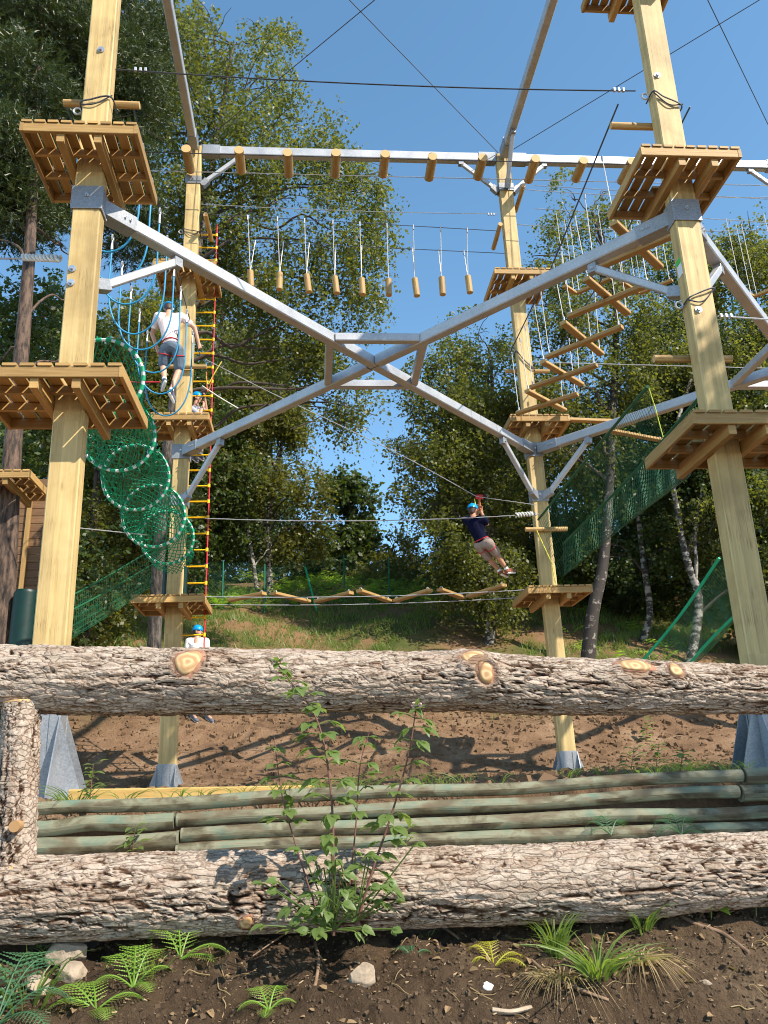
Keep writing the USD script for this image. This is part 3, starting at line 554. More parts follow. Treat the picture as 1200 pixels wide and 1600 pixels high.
# crossed planks between the right posts
cz = 6.95
def cab(y): return 8.75 + .0 * y
for x, lab in ((6.58, 'left'), (7.56, 'right')): wire('bridge_cable', 'black carrying rope over the %s tips of the crossed planks' % lab, 'cable', [V(x, .3, 8.34), V(x, 3.6, 8.16), V(x, 6.9, 8.3)], .012, cb)
cc = [(6.17, .49, .42, 'lowest of the run, right above the rear right platform'), (5.07, .49, .43, 'second from rear right platform'), (3.88, .49, .50, 'third from rear right platform'), (2.65, .49, .46, 'fourth from rear right platform, largest wholly in view'), (1.42, .52, .48, 'nearest, behind the steel beam at the sign plate post')]
for y, hx, hy, lab in cc:
    t = thing('crossed_planks', 'planks fixed in an X, ' + lab, 'plank cross', V(7.08, y, cz), 'crossed planks hung between the right posts')
    part(t, 'plank', Geo().bar(V(7.08 - hx, y - hy, cz + .034), V(7.08 + hx, y + hy, cz + .034), .115, .065, UP, .01), M['plank'])
    part(t, 'plank', Geo().bar(V(7.08 - hx, y + hy, cz - .033), V(7.08 + hx, y - hy, cz - .033), .115, .065, UP, .01), M['plank'])
    for sx in (-1, 1):
        for sy in (-1, 1):
            e = V(7.08 + sx * hx * .92, y + sy * hy * .92, cz + (.06 if sx * sy > 0 else -.01)); top = V(7.08 + sx * .49, y + sy * hy * .8, 8.17)
            part(t, 'rope', Geo(True).tube([e, top], .007, 5), M['white_rope'], smooth=True); part(t, 'rope_clip', Geo(True).tube([e, e + UP * .10], .016, 6), M['bright'], smooth=True)
            part(t, 'rope_clip', Geo(True).tube([top, top - UP * .08], .016, 6), M['bright'], smooth=True)
# zigzag planks of the next bay
v = [atZ(x, y, 10.25) for x, y in ((881, 446), (900, 459), (956, 434), (970, 440), (998, 459), (1052, 437), (1155, 452), (1177, 464), (1225, 444))]
for i, (j, k, lab) in enumerate(((0, 1, 'left part of the first V'), (1, 2, 'right part of the first V'), (3, 4, 'left part of the second V'), (4, 5, 'right part of the second V'), (6, 7, 'left of the V right of the sign plate post'), (7, 8, 'running off the right edge'))):
    a, b = v[j].copy(), v[k].copy(); d = unit(b - a); plankstep('high_plank', 'high plank behind the crosses, ' + lab, 'high planks of the next bay', a + d * .02, b - d * .02, .10, .06, 'plank', hang=lambda e: 12.2)
for y in (6.45, 7.6): wire('bridge_cable', 'thin cable of the next bay, %s one, over the high planks' % ('front' if y < 7 else 'rear'), 'cable', sag(V(7.2, y, 12.25), V(13.8, y, 12.25), .12), .008, M['bright'])
v = [atZ(x, y, 6.98) for x, y in ((867, 686), (889, 656), (992, 660), (948, 672), (1034, 688), (1045, 671))]
for j, k, lab in ((0, 1, 'short piece beside the rear right platform'), (1, 2, 'long piece right of the rear right platform'), (3, 4, 'seen through the green net bridge')):
    a, b = v[j].copy(), v[k].copy(); plankstep('bay_plank', 'plank step of the next bay, ' + lab, 'plank steps of the next bay', a, b, .13, .06)
wire('bridge_cable', 'thin pale cable right of the rear right post at the middle of the crossed planks', 'cable', [A(835, 566, 7.2), A(1220, 576, 7.2)], .010, M['bright'])
wire('bridge_cable', 'thin cable at the right of the sign plate post below its bolt', 'cable', [A(1122, 494, .1), A(1215, 500, 1.2)], .011, M['bright'], clips=[(A(1124, 494, .1), V(1, 0, 0))])
for y0, y1, n_ in ((306, 309, 'higher'), (342, 345, 'lower')): wire('bridge_cable', 'thin %s cable crossing behind the upper right platform' % n_, 'cable', [A(835, y0 - 16, 7.3), A(1215, y1 + 3, 7.3)], .008, M['bright'])
# long cables of the rear
wire('bridge_cable', 'pale cable from the net tunnel across to the knotted end at the rear right post', 'cable', sag(A(320, 810, 6.6), A(842, 803, 6.6), .09), .009, M['bright'], clips=[(A(806, 804, 6.58), V(1, 0, 0)), (A(826, 804, 6.58), V(1, 0, 0))])
zip_ = np.vstack([curve([A(322, 562, 6.7), A(420, 612, 6.8), A(530, 664, 6.9), A(640, 718, 7.0), A(745, 776, 7.0)], 6), [A(838, 789, 6.95)]])
wire('zip_line', 'zip line cable from the ladder post down to the rear right post', 'cable', zip_, .008, M['bright'])
wire('bridge_cable', 'thin cable at the left between the big left post and the net tunnel', 'cable', [A(112, 824, 2.0), A(230, 836, 4.8)], .008, M['bright'])
wire('bridge_cable', 'pale cable with a coiled red-marked end at the left edge', 'cable', [A(-15, 404, 1.2), A(40, 404, 1.2), A(94, 402, .5)], .012, M['bright'])
# cable coils and wraps
def coil(lab, p, q, k):
    p, q = np.asarray(p), np.asarray(q); t = thing('rope_knot', lab, 'knot', p); d = q - p; L = np.linalg.norm(d); u = unit(d); s = np.cross(u, UP)
    for ph in (0, math.pi):
        th = np.linspace(0, k * 2 * math.pi, k * 12); pts = p + u * (th / th[-1] * L)[:, None] + .035 * (np.cos(th + ph)[:, None] * UP + np.sin(th + ph)[:, None] * s); part(t, 'turn', Geo(True).tube(pts, .017, 6), M['white_rope'], smooth=True)
coil('thick twisted grey knot left of the bolted post', A(36, 402, 1.2), A(94, 404, .5), 5)
coil('white knot at the rear right post beside the zip line rider', A(806, 805, 6.6), A(832, 803, 6.6), 3)
def wrap(k, z, lab, tilt, drop):
    c = pz(k, z); w, d = PW / 2 + .016, PD / 2 + .016; t = thing('cable_sling', lab, 'cable', c, None)
    pts = [V(c[0] - w, c[1] + d, z + tilt), V(c[0] - w, c[1] - d, z + tilt * .8), V(c[0] - .05, c[1] - d - .012, z), V(c[0] + w, c[1] - d, z - tilt), V(c[0] + w + .03, c[1] + d, z - tilt * .6)]
    part(t, 'sling', Geo(True).tube(curve(pts, 8), .010, 6), M['darkcable'], smooth=True)
    pts = [V(c[0] - w, c[1] - d, z + tilt * .8 - .02), V(c[0], c[1] - d - .01, z - drop), V(c[0] + w + .02, c[1] - d, z - tilt + .02)]
    part(t, 'sling', Geo(True).tube(curve(pts, 8), .008, 6), M['darkcable'], smooth=True)
    part(t, 'shackle', Geo(True).ring(V(c[0] - w - .06, c[1], z + tilt), V(0, 1, 0), .045, .012, 14, 6), M['bright'], smooth=True)
wrap('FR', 8.05, 'dark cable sling hanging loosely round the sign plate post near the top', .12, .12)
wrap('FR', 5.18, 'grey cable sling round the sign plate post under its big bolt', -.08, .10)
wrap('FL', 7.72, 'grey cable sling round the bolted left post above its top platform', -.06, .06)
wrap('BL', 11.5, 'thin cable sling round the ladder post above the steel cross', .04, .14)
wrap('BR', 8.4, 'thin cable sling round the rear right post above the crossed planks', .25, .05)
# ------------------------------------------------------------------ blue rope loops
for x, lab in ((-.50, 'left'), (.33, 'right')): wire('bridge_cable', 'thin cable carrying the %s hooks of the blue rope loops' % lab, 'cable', sag(V(x, .45, 8.30), V(x, 6.75, 8.30), .05), .009, cb)
lo = ['highest, under the top platform of the bolted post', 'second down', 'third down', 'fourth down', 'fifth down', 'sixth down, just behind the climber', 'seventh down, round the waist of the climber', 'lowest, round the thighs of the climber']
for i, y in enumerate((1.15, 1.8, 2.42, 3.05, 3.72, 4.4, 5.1, 5.8)):
    t = thing('rope_loop', 'blue rope loop on two hooks, ' + lo[i], 'rope loop', V(-.08, y, 8.25), 'blue rope loops of the swinging crossing'); jx = rnd.uniform(-.06, .06)
    lx, rx, zt, dp = -.50, .33, 8.05, 1.42 + rnd.uniform(-.08, .08)
    u = np.linspace(0, math.pi, 30); arc = np.stack([(lx + rx) / 2 - np.cos(u) * (rx - lx) / 2 + jx * np.sin(u), np.full(30, y) + .1 * np.sin(u), zt - .62 - (dp - .62) * np.sin(u) ** .8], 1)
    part(t, 'rope', Geo(True).tube(np.vstack([[V(lx, y, zt)], arc, [V(rx, y, zt)]]), .0135, 7), M['blue'], smooth=True)
    for x in (lx, rx):
        part(t, 'shackle', Geo(True).ring(V(x, y, zt + .17), V(1, 0, 0), .045, .014, 12, 6), M['bright'], smooth=True)
        part(t, 'ferrule', Geo(True).tube([V(x, y, zt + .12), V(x, y, zt - .05)], [.012, .024], 7), M['bright'], smooth=True)
# ------------------------------------------------------------------ red and yellow rope ladder
t = thing('rope_ladder', 'red rope ladder with yellow rungs hanging beside the rear left post', 'ladder', V(.35, 7.75, .6))
lx, rx, yl = .05, .475, 7.62
for x in (lx, rx): part(t, 'side_rope', Geo(True).tube([V(x, yl, 1.40), V(x + .01, yl, 6), V(x, yl, 12.1)], .014, 6), M['red'], smooth=True)
for k in range(32):
    z = 1.52 + k * .332; part(t, 'rung', Geo(True).tube([V(lx - .02, yl, z), V(rx + .02, yl, z)], .016, 7), M['yellow'], smooth=True)
    for x in (lx, rx): part(t, 'rung_clip', Geo(True).tube([V(x, yl, z - .035), V(x, yl, z + .035)], .028, 7), M['yellow'], smooth=True)
for i, c in enumerate((M['yellowrope'], M['orange'])):
    pts = [A(322, 588, 7.4) + V(0, 0, .1 * i), A(325, 600 + 12 * i, 7.4), A(334, 585, 7.4), A(346, 565, 7.4)]
    wire('slack_rope', 'slack %s rope by the ladder under the pale climber' % ('yellow' if i == 0 else 'orange'), 'rope', curve(pts, 8), .012, c)
pts = [A(316, 603, 7.4), A(345, 622, 7.4), A(372, 638, 7.4)]; wire('slack_rope', 'dry branch-like pale rope drooping right of the ladder', 'rope', curve(pts, 8), .012, M['white_rope'])
# ------------------------------------------------------------------ green net tunnel
rc = [A(160, 590, 1.55), A(185, 681, 2.7), A(212, 746, 3.8), A(240, 806, 4.9), A(261, 840, 5.8)]
R = [.50, .49, .49, .50, .45]
t = thing('net_tunnel', 'green net tunnel stiffened by white hoops, sloping down behind the bolted left post', 'net tunnel', rc[2])
def frame(i):
    a = rc[max(0, i - 1)]; b = rc[min(len(rc) - 1, i + 1)]; d = unit(b - a); d = unit(d + V(0, 0, .38)); x = unit(np.cross(d, UP)); return d, x, np.cross(x, d)
secs = []
for i, c in enumerate(rc):
    d, x, y = frame(i); h = part(t, 'hoop', Geo(True).ring(c, d, R[i], .024, 40, 8), M['hoop'], smooth=True); secs.append((c, x, y, R[i]))
    g = Geo(True); th = np.linspace(0, 2 * np.pi, 27)[:-1]
    for q in th:
        e = c + R[i] * (np.cos(q) * x + np.sin(q) * y); tn = -np.sin(q) * x + np.cos(q) * y; g.tube([e - tn * .034, e + tn * .034], .029, 7)
    part(h, 'lashing', g, M['green'], smooth=True, kind='stuff')
    if i + 1 < len(rc):
        d2, x2, y2 = frame(i + 1); secs.append(((c + rc[i + 1]) / 2 - UP * .03, unit(x + x2), unit(y + y2), R[i] * .80))
secs.append((rc[-1] + V(0, .5, -.1), *frame(len(rc) - 1)[1:], .40))
def tunnel(s, ang):
    s = np.clip(s, 0, len(secs) - 1.001); i = int(s); f = s - i; f2 = f * f * (3 - 2 * f); A0, B0 = secs[i], secs[i + 1]
    c = A0[0] * (1 - f) + B0[0] * f; x = A0[1] * (1 - f) + B0[1] * f; y = A0[2] * (1 - f) + B0[2] * f; r = A0[3] * (1 - f2) + B0[3] * f2
    return c + r * (math.cos(ang) * x + math.sin(ang) * y)
g = Geo(True); S = len(secs) - 1; nh = 30
for k in range(nh):
    for sg in (-1, 1):
        ss = np.linspace(0, S, 46); pts = np.array([tunnel(q, 2 * math.pi * k / nh + sg * q * .62) for q in ss]); pts += (fbm(pts * 9, 2, k) - .5)[:, None] * .04
        g.tube(pts, .0075, 3, cap=False)
part(t, 'netting', g, M['green'], smooth=True, kind='stuff')
g = Geo(True)
for i, c in enumerate(rc):
    d, x, y = frame(i)
    for q in range(22):
        an = rnd.uniform(0, 6.28); e = c + (R[i] + .02) * (math.cos(an) * x + math.sin(an) * y); g.tube([e, e + (math.cos(an) * x + math.sin(an) * y) * rnd.uniform(.03, .07) + V(rnd.uniform(-.03, .03), 0, rnd.uniform(-.03, .03))], .006, 4)
part(t, 'loose_ends', g, M['green'], smooth=True, kind='stuff')
wire('handrail_rope', 'red rope line between the net tunnel and the climber', 'rope', [A(160, 598, 5.2), A(250, 597, 5.2)], .016, M['harness_red'])
# ------------------------------------------------------------------ green net bridges
def netbridge(name, label, left, right, bottom, m_band, m_net, nl=70, nk=16, bw=.055, dens=1):
    t = thing(name, label, 'net', (left[0] + right[0]) / 2); L, Rr, B = curve(left, 12), curve(right, 12), curve(bottom, 12)
    def at(C, s): k = s * (len(C) - 1); i = min(int(k), len(C) - 2); return C[i] + (C[i + 1] - C[i]) * (k - i)
    for C in (L, Rr): part(t, 'edge_band', Geo(True).tube(C, bw, 7), m_band, smooth=True)
    def sec(s, u):
        a, b, c = at(L, s), at(Rr, s), at(B, s); w = u * 2 - 1; base = (a + b) / 2; lat = (b - a) / 2
        return base + lat * w * (1 - .25 * (1 - w * w)) + (c - base) * (1 - w * w)
    g = Geo(True)
    for k in range(nl):
        s = (k + .5) / nl; g.tube([sec(np.clip(s + .005 * math.sin(k * 7 + j), 0, 1), u) for j, u in enumerate(np.linspace(0, 1, 13))], .0036, 3, cap=False)
    for k in range(1, nk): g.tube([sec(s, k / nk + .006 * math.sin(s * 60 + k)) for s in np.linspace(0, 1, 40)], .0036, 3, cap=False)
    part(t, 'netting', g, m_net, smooth=True, kind='stuff'); return t
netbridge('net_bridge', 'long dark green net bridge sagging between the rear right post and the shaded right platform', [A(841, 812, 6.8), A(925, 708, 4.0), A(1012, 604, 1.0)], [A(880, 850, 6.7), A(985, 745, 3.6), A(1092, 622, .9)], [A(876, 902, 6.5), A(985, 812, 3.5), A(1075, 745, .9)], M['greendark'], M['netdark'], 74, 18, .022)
wire('slack_rope', 'yellow rope hanging down beside the green net bridge', 'rope', [A(1014, 607, 1.0), A(1022, 640, 1.0) + V(.02, 0, 0), A(1036, 683, 1.0)], .006, M['yellowrope'])
wire('slack_rope', 'yellow rope at the low end of the green net bridge', 'rope', [A(838, 828, 6.5), A(862, 880, 6.5), A(868, 912, 6.5)], .010, M['yellowrope'])
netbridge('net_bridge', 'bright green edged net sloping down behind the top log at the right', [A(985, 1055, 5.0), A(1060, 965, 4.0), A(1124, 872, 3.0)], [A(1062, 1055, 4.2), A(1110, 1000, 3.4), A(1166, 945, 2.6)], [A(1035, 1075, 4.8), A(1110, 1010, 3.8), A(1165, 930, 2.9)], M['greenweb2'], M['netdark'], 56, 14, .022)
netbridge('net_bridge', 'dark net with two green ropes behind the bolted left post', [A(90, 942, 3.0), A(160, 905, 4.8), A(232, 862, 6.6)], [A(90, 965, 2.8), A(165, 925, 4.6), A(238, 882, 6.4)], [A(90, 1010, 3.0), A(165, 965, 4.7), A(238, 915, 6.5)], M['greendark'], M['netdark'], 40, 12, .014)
# ------------------------------------------------------------------ bark logs of the fence
def barkgrid(axis, rad, res, seed, cell=.0215, stretch=.20, depth=.0105, lumps=.008, knots=()):
    """a log with deep plated bark. axis: curve; rad: radii along it; knots: (s metres, angle, size)"""
    ax = np.asarray(axis, float); seg = np.r_[0, np.cumsum(np.linalg.norm(np.diff(ax, axis=0), axis=1))]; L = seg[-1]; n = int(L / res)
    s = np.linspace(0, L, n); C = np.stack([np.interp(s, seg, ax[:, k]) for k in range(3)], 1); r = np.interp(s / L, np.linspace(0, 1, len(rad)), rad)
    d = unit(ax[-1] - ax[0]); x = unit(np.cross(d, V(0, 0, 1) if abs(d[2]) < .9 else V(0, 1, 0))); y = np.cross(d, x)
    if abs(d[2]) < .9: x, y = unit(np.cross(UP, d)) * -1, None; y = np.cross(d, x)
    m = int(2 * math.pi * max(rad) / res); an = np.linspace(0, 2 * np.pi, m + 1)
    SS, AN = np.meshgrid(s, an, indexing='ij'); RR = r[:, None]
    cyl = np.stack([SS * stretch, RR * np.cos(AN), RR * np.sin(AN)], -1); real = np.stack([SS, RR * np.cos(AN), RR * np.sin(AN)], -1)
    w = np.stack([fbm(real * np.array([5, 13, 13]) + 9.1 * k, 3, seed + k) - .5 for k in range(3)], -1); cyl = cyl + w * np.array([.026, .026, .026])
    rg = np.random.RandomState(seed)
    def plates(cell_, cy):
        k = int(L * stretch * 2 * np.pi * np.mean(rad) / cell_ ** 2 * 1.1); t = rg.rand(k); a = rg.rand(k) * 2 * np.pi; rr = np.interp(t, np.linspace(0, 1, len(rad)), rad)
        seeds = np.stack([t * L * stretch, rr * np.cos(a), rr * np.sin(a)], 1); D, I = cKDTree(seeds).query(cy.reshape(-1, 3), k=2); e = ((D[:, 1] - D[:, 0]) / cell_).reshape(SS.shape); idx = I[:, 0].reshape(SS.shape)
        return e, (( cy - seeds[idx]) * (rg.randn(k, 3) * .35)[idx]).sum(-1), rg.rand(k)[idx]
    e1, t1, c1 = plates(cell, cyl); w2 = np.stack([fbm(real * np.array([9, 24, 24]) + 3.3 * k, 3, seed + 70 + k) - .5 for k in range(3)], -1)
    e2, t2, c2 = plates(cell * .55, cyl + w2 * .02)
    sst = lambda q: q * q * (3 - 2 * q)
    fine = fbm(real * np.array([12, 75, 75]), 4, seed + 20) - .5; big = fbm(real * np.array([1.6, 5, 5]), 3, seed + 30) - .5
    weak = np.clip(fbm(real * np.array([2.0, 8, 8]), 3, seed + 40) * 3.2 - 1.05, .12, 1); weak2 = np.clip(fbm(real * np.array([3.0, 11, 11]), 3, seed + 45) * 3.2 - 1.1, .05, 1)
    k1 = np.clip((e1 + fine * .3) / .13, 0, 1); k2 = np.clip((e2 + fine * .35) / .17, 0, 1); crack = 1 - (1 - k1) * weak; crack = np.minimum(crack, 1 - (1 - k2) * weak2 * .75)
    h = depth * (crack - 1) + t1 * .34 + t2 * .30 + (c1 - .5) * depth * .42 + (c2 - .5) * depth * .38 + fine * .007 + big * lumps * 2
    flake = fbm(real * np.array([7, 26, 26]), 3, seed + 50)
    tint = np.clip((fbm(real * np.array([3, 9, 9]), 4, seed + 60) - .56) * 5, 0, 1) * .75
    tint = np.maximum(tint, np.clip((.42 - flake) * 6, 0, 1) * .5); tint = np.maximum(tint, np.clip(c2 - .62, 0, 1) * 1.1)
    cr = np.clip(crack + np.clip(fine, -.3, .3) * .6, 0, 1)
    for ks, ka, sz in knots:
        dd = np.sqrt((SS - ks) ** 2 + (RR * (np.angle(np.exp(1j * (AN - ka))))) ** 2) / sz
        h = h + .028 * np.exp(-(dd / 1.6) ** 2) - np.where(dd < 1, 0, 0) ; sm = np.clip((dd - .9) / .35, 0, 1); h = h * sm + (1 - sm) * .010; tint = np.maximum(tint, np.clip(1.55 - dd, 0, 1) * 1.3 * (dd < 1.6)); cr = np.maximum(cr, 1 - np.clip((dd - 1) / .3, 0, 1))
    R = RR + h; P = C[:, None, :] + R[..., None] * (np.cos(AN)[..., None] * x + np.sin(AN)[..., None] * y)
    i, j = np.meshgrid(np.arange(n - 1), np.arange(m), indexing='ij'); q = (i * (m + 1) + j).ravel()
    F = np.stack([q, q + m + 1, q + m + 2, q + 1], 1); F = np.vstack([F[:, [0, 1, 2]], F[:, [0, 2, 3]]])
    return P.reshape(-1, 3), F, dict(crack=cr.ravel(), tint=np.clip(tint, 0, 1).ravel()), (C, r, d, x, y, L)
def barklog(name, label, axis, rad, res, seed, ends=True, knots=(), **kw):
    P, F, pv, fr = barkgrid(axis, rad, res, seed, knots=[k[:3] for k in knots], **kw); C, r, d, x, y, L = fr
    t = thing(name, label, 'log', C[len(C) // 2]); part(t, 'bark', (P, F), M['bark'], smooth=True, primvars=pv)
    for e, sg in ((0, -1), (-1, 1)):
        g = Geo(); g.tube([C[e] + d * sg * .0 - d * .004 * sg, C[e] + d * sg * .006], r[e] * .97, 26); part(t, 'sawn_end', g, M['end'])
    rk = np.random.RandomState(seed)
    for ks, ka, sz, lobes in knots:
        c = C[int(ks / L * (len(C) - 1))]; rr = r[int(ks / L * (len(C) - 1))]; nrm = math.cos(ka) * x + math.sin(ka) * y; tn = np.cross(nrm, d)
        for nm, grow_, hgt, m_ in (('torn_rim', 1.30, .0135, 'cutrim'), ('cut_branch', 1.0, .0165, 'cut')):
            k = 36; th = np.linspace(0, 2 * np.pi, k, endpoint=False); prof = sum(np.array([1.0]) * 0 for _ in [0]) + 1 + .10 * np.cos(2 * th + ks) + .08 * np.cos(3 * th + 1.3 * ks)
            loc = np.stack([np.cos(th), np.sin(th)], 1) * (prof * sz * .80)[:, None]
            if lobes: loc = np.where((np.linalg.norm(loc - np.array(lobes[0]) * sz, axis=1) > -1)[:, None], loc * np.array(lobes[1]), loc)
            loc = loc * grow_ * (1 + (rk.rand(k, 1) - .5) * (.22 if nm == 'torn_rim' else .03))
            vs, uvs = [], []
            for ring_ in (1.12, 1.0, .6, .25):
                l2 = loc * ring_; drop = -.02 if ring_ > 1.1 else 0; R_ = rr + hgt + drop - (.004 * (1 - ring_) if nm == 'torn_rim' else 0); a = ka + l2[:, 1] / rr
                vs.append(c + d * l2[:, :1] + (R_ * np.cos(a))[:, None] * x + (R_ * np.sin(a))[:, None] * y); uvs.append(l2)
            vs = np.vstack(vs + [c + nrm * (rr + hgt)]); uvs = np.vstack(uvs + [[0, 0]]); f = []
            for b in range(3):
                for q in range(k): q2 = (q + 1) % k; f += [[b * k + q, b * k + q2, (b + 1) * k + q2], [b * k + q, (b + 1) * k + q2, (b + 1) * k + q]]
            f += [[3 * k + q, 3 * k + (q + 1) % k, 4 * k] for q in range(k)]
            g = Geo(True); g.add(vs, f, uvs); part(t, nm, g, M[m_], smooth=True)
    return t
def axisY(pts, Y): return curve([atY(px, py, Y) for px, py in pts], 10)
ax1 = axisY([(-300, 1059), (0, 1061), (300, 1065), (600, 1065), (720, 1064), (900, 1073), (1200, 1078), (1500, 1085)], -4.2)
def knot_at(ax, px, py, Y):
    """arc length along the log and the angle round it for a knot seen at a pixel"""
    p = atY(px, py, Y); seg = np.r_[0, np.cumsum(np.linalg.norm(np.diff(ax, axis=0), axis=1))]; i = np.argmin(np.abs(ax[:, 0] - p[0])); return seg[i], p[2] - ax[i][2]
def ang(dz, r): return -math.asin(np.clip(dz / r, -.95, .95))
kn = []
for px, py, sz, lob, r in ((301, 1036, .062, None, .14), (738, 1030, .052, ((0, 0), (1.25, .8)), .125), (762, 1054, .045, ((0, 0), (.85, 1.0)), .122), (1000, 1042, .055, ((0, 0), (1.7, .6)), .115), (1051, 1049, .036, None, .113)):
    s_, dz = knot_at(ax1, px, py, -4.31); kn.append((s_, ang(dz, r), sz, lob))
barklog('fence_log', 'upper thick fence log with pale cut branch scars on its bark', ax1, [.145, .143, .140, .132, .128, .115, .105, .098], .0055, 11, knots=kn)
ax2 = axisY([(-300, 1410), (0, 1406), (300, 1396), (600, 1388), (900, 1377), (1200, 1357), (1500, 1341)], -4.28)
kn2 = []
for px, py, sz, lob, r in ((385, 1440, .028, None, .15),):
    s_, dz = knot_at(ax2, px, py, -4.42); kn2.append((s_, ang(dz, r), sz, lob))
barklog('fence_log', 'lower thick fence log lying on the dark bank below the green poles', ax2, [.155, .150, .148, .146, .143, .140, .136], .0055, 23, knots=kn2, cell=.0225)
ax3 = curve([atY(33, 1100, -4.26), atY(30, 1200, -4.27), atY(22, 1356, -4.30)], 10)
barklog('fence_post', 'short rough fence post of bark wood between the two logs', ax3, [.072, .076, .078], .0062, 37, cell=.017, stretch=.55, depth=.008)
c = atY(24, 1291, -4.38); tag(part(None, 'branch_stub', Geo(True).tube([c + V(0, .07, 0), c + V(0, -.015, 0)], .022, 12), M['cutrim'], smooth=30) if False else part(None, 'branch_stub', v0f(Geo(True).tube([c + V(0, .07, 0), c + V(0, -.012, 0)], .021, 14)), M['cut'], smooth=30), 'small orange sawn branch stub low on the rough fence post', 'branch stub')

# ------------------------------------------------------------------ retaining wall of green treated poles
t = thing('retaining_wall', 'low retaining wall of stacked green treated round poles behind the lower log', 'retaining wall', V(3, -2.6, -.4))
rw = random.Random(8)
for x0, y0, x1, y1, r, Y in ((-260, 1281, 1158, 1212, .039, -2.56), (1162, 1213, 1620, 1196, .05, -2.56), (-260, 1307, 272, 1283, .047, -2.60), (277, 1281, 1152, 1237, .039, -2.60), (1157, 1240, 1620, 1221, .052, -2.60),
                           (-260, 1340, 280, 1312, .052, -2.63), (284, 1305, 1620, 1249, .041, -2.63), (276, 1329, 1620, 1277, .039, -2.65), (420, 1350, 1620, 1302, .041, -2.66)):
    p = np.array([atY(x0 + (x1 - x0) * k / 8, y0 + (y1 - y0) * k / 8 + rw.uniform(-3.2, 3.2) * (0 < k < 8), Y) for k in range(9)]); rr = np.full(len(curve(p, 4)), r)
    rr = rr * (1 + .05 * np.sin(np.linspace(0, 9, len(rr)) + r * 900)); part(t, 'pole', Geo(True).tube(curve(p, 4), rr, 18, cap=False), M['treated'], smooth=True)
    q = curve(p, 4)
    for e, d in ((q[0], unit(q[0] - q[1])), (q[-1], unit(q[-1] - q[-2]))): part(t, 'pole_end', Geo().tube([e - d * .01, e + d * .003], r * .98, 18), M['treated'])
a, b = atY(110, 1243, -2.1), atY(492, 1236, -2.1); tag(part(None, 'squared_timber', Geo().bar(a, b, .09, .075, UP, .008), M['lumber']), 'yellow squared timber lying on the earth above the green poles', 'timber')

# ------------------------------------------------------------------ plants of the foreground
rp = np.random.RandomState(5)
def blade(base, d, nrm, L, W, fold=.25, curl=.35, teeth=5):
    """one toothed pointed leaf, folded along its midrib and curling down"""
    d = unit(d); nrm = unit(nrm - d * (nrm @ d)); s = np.cross(d, nrm); n = teeth * 2 + 1; t = np.linspace(0, 1, n); w = W * np.sin(np.pi * t ** .75) ** .9; w[1::2] *= 1.14; w[-1] = 0
    mid = base + d * (L * t)[:, None] - nrm * (curl * L * t ** 2)[:, None]; up = nrm * (fold * w)[:, None]
    v = np.vstack([mid, mid + s * w[:, None] + up, mid - s * w[:, None] + up]); f = []
    for k in range(n - 1): f += [[k, n + k, n + k + 1], [k, n + k + 1, k + 1], [k, 2 * n + k + 1, 2 * n + k], [k, k + 1, 2 * n + k + 1]]
    return v, f
def lobed(base, d, nrm, L, W):
    g = Geo(True); d = unit(d); s = unit(np.cross(d, nrm)); pet = base + d * L * .18
    g.tube([base, pet], .0022, 4, cap=False)
    for a, sc in ((0, 1), (.75, .68), (-.75, .68)):
        dd = d * math.cos(a) + s * math.sin(a); v, f = blade(pet, dd, nrm, L * sc * .85, W * sc, curl=rp.uniform(.15, .5)); g.add(v, f)
    return g
def weed(name, label, cat, stem, Y, node_n, leafL, top=True, lob=True, bush=0, m='weed', lean=0., start=.12, sidez=.2, stemr=.006):
    pts = curve([atY(px, py, Y + lean * k) for k, (px, py) in enumerate(stem)], 10); base = pts[0]; t = thing(name, label, cat, base)
    part(t, 'stem', Geo(True).tube(pts, np.linspace(stemr, stemr * .4, len(pts)), 6), M['stem'], smooth=True)
    for k in range(node_n):
        f = start + (1 - start) * (k + .5) / node_n; c = pts[int(f * (len(pts) - 1))]; az = rp.uniform(0, 6.28)
        for q in (0, math.pi):
            a = az + q + rp.uniform(-.4, .4); d = V(math.cos(a), math.sin(a) * .7 - .25, rp.uniform(-.1, .5)); L = leafL * rp.uniform(.7, 1.15) * (1.05 - .35 * f)
            br = c + unit(d) * rp.uniform(.0, .05); g = lobed(br, d + V(0, 0, -.3), V(0, -.3, 1), L, L * .24) if lob else Geo(True).add(*blade(br, d, V(0, -.2, 1), L, L * .3)); g.tube([c, br], .0022, 4, cap=False)
            part(t, 'leaf', g, M[m], smooth=True)
    for k in range(bush):
        a = rp.uniform(0, 6.28); rr = rp.uniform(.02, .19); c = base + V(math.cos(a) * rr * 1.3 - .02, -.04 - abs(math.sin(a)) * rr * .4, rp.uniform(.02, .30)); d = V(math.cos(a), math.sin(a) * .4 - .4, rp.uniform(-.5, .35))
        g = lobed(c, d, V(0, -.5, 1) + rp.randn(3) * .25, leafL * rp.uniform(.38, .68), leafL * .15); g.tube([base + UP * .02, c], .0025, 4, cap=False); part(t, 'leaf', g, M[m], smooth=True)
    if top:
        c = pts[-1]
        for k in range(7): d = V(rp.uniform(-1, 1), rp.uniform(-1, .4), rp.uniform(-.2, 1)); part(t, 'leaf', Geo(True).add(*blade(c, d, V(0, -.3, 1), leafL * .5, leafL * .12)), M[m], smooth=True)
        g = Geo(True)
        for k in range(26):
            e = c + V(rp.uniform(-.018, .018), rp.uniform(-.018, .018), .012 + rp.uniform(-.008, .012)); b_ = trimesh.creation.icosphere(1, rp.uniform(.003, .006)); g.add(b_.vertices + e, b_.faces)
        part(t, 'flower_head', g, M['flower'], smooth=True)
    return t
def base_px(px, py): p = ground_at(px, py); return p
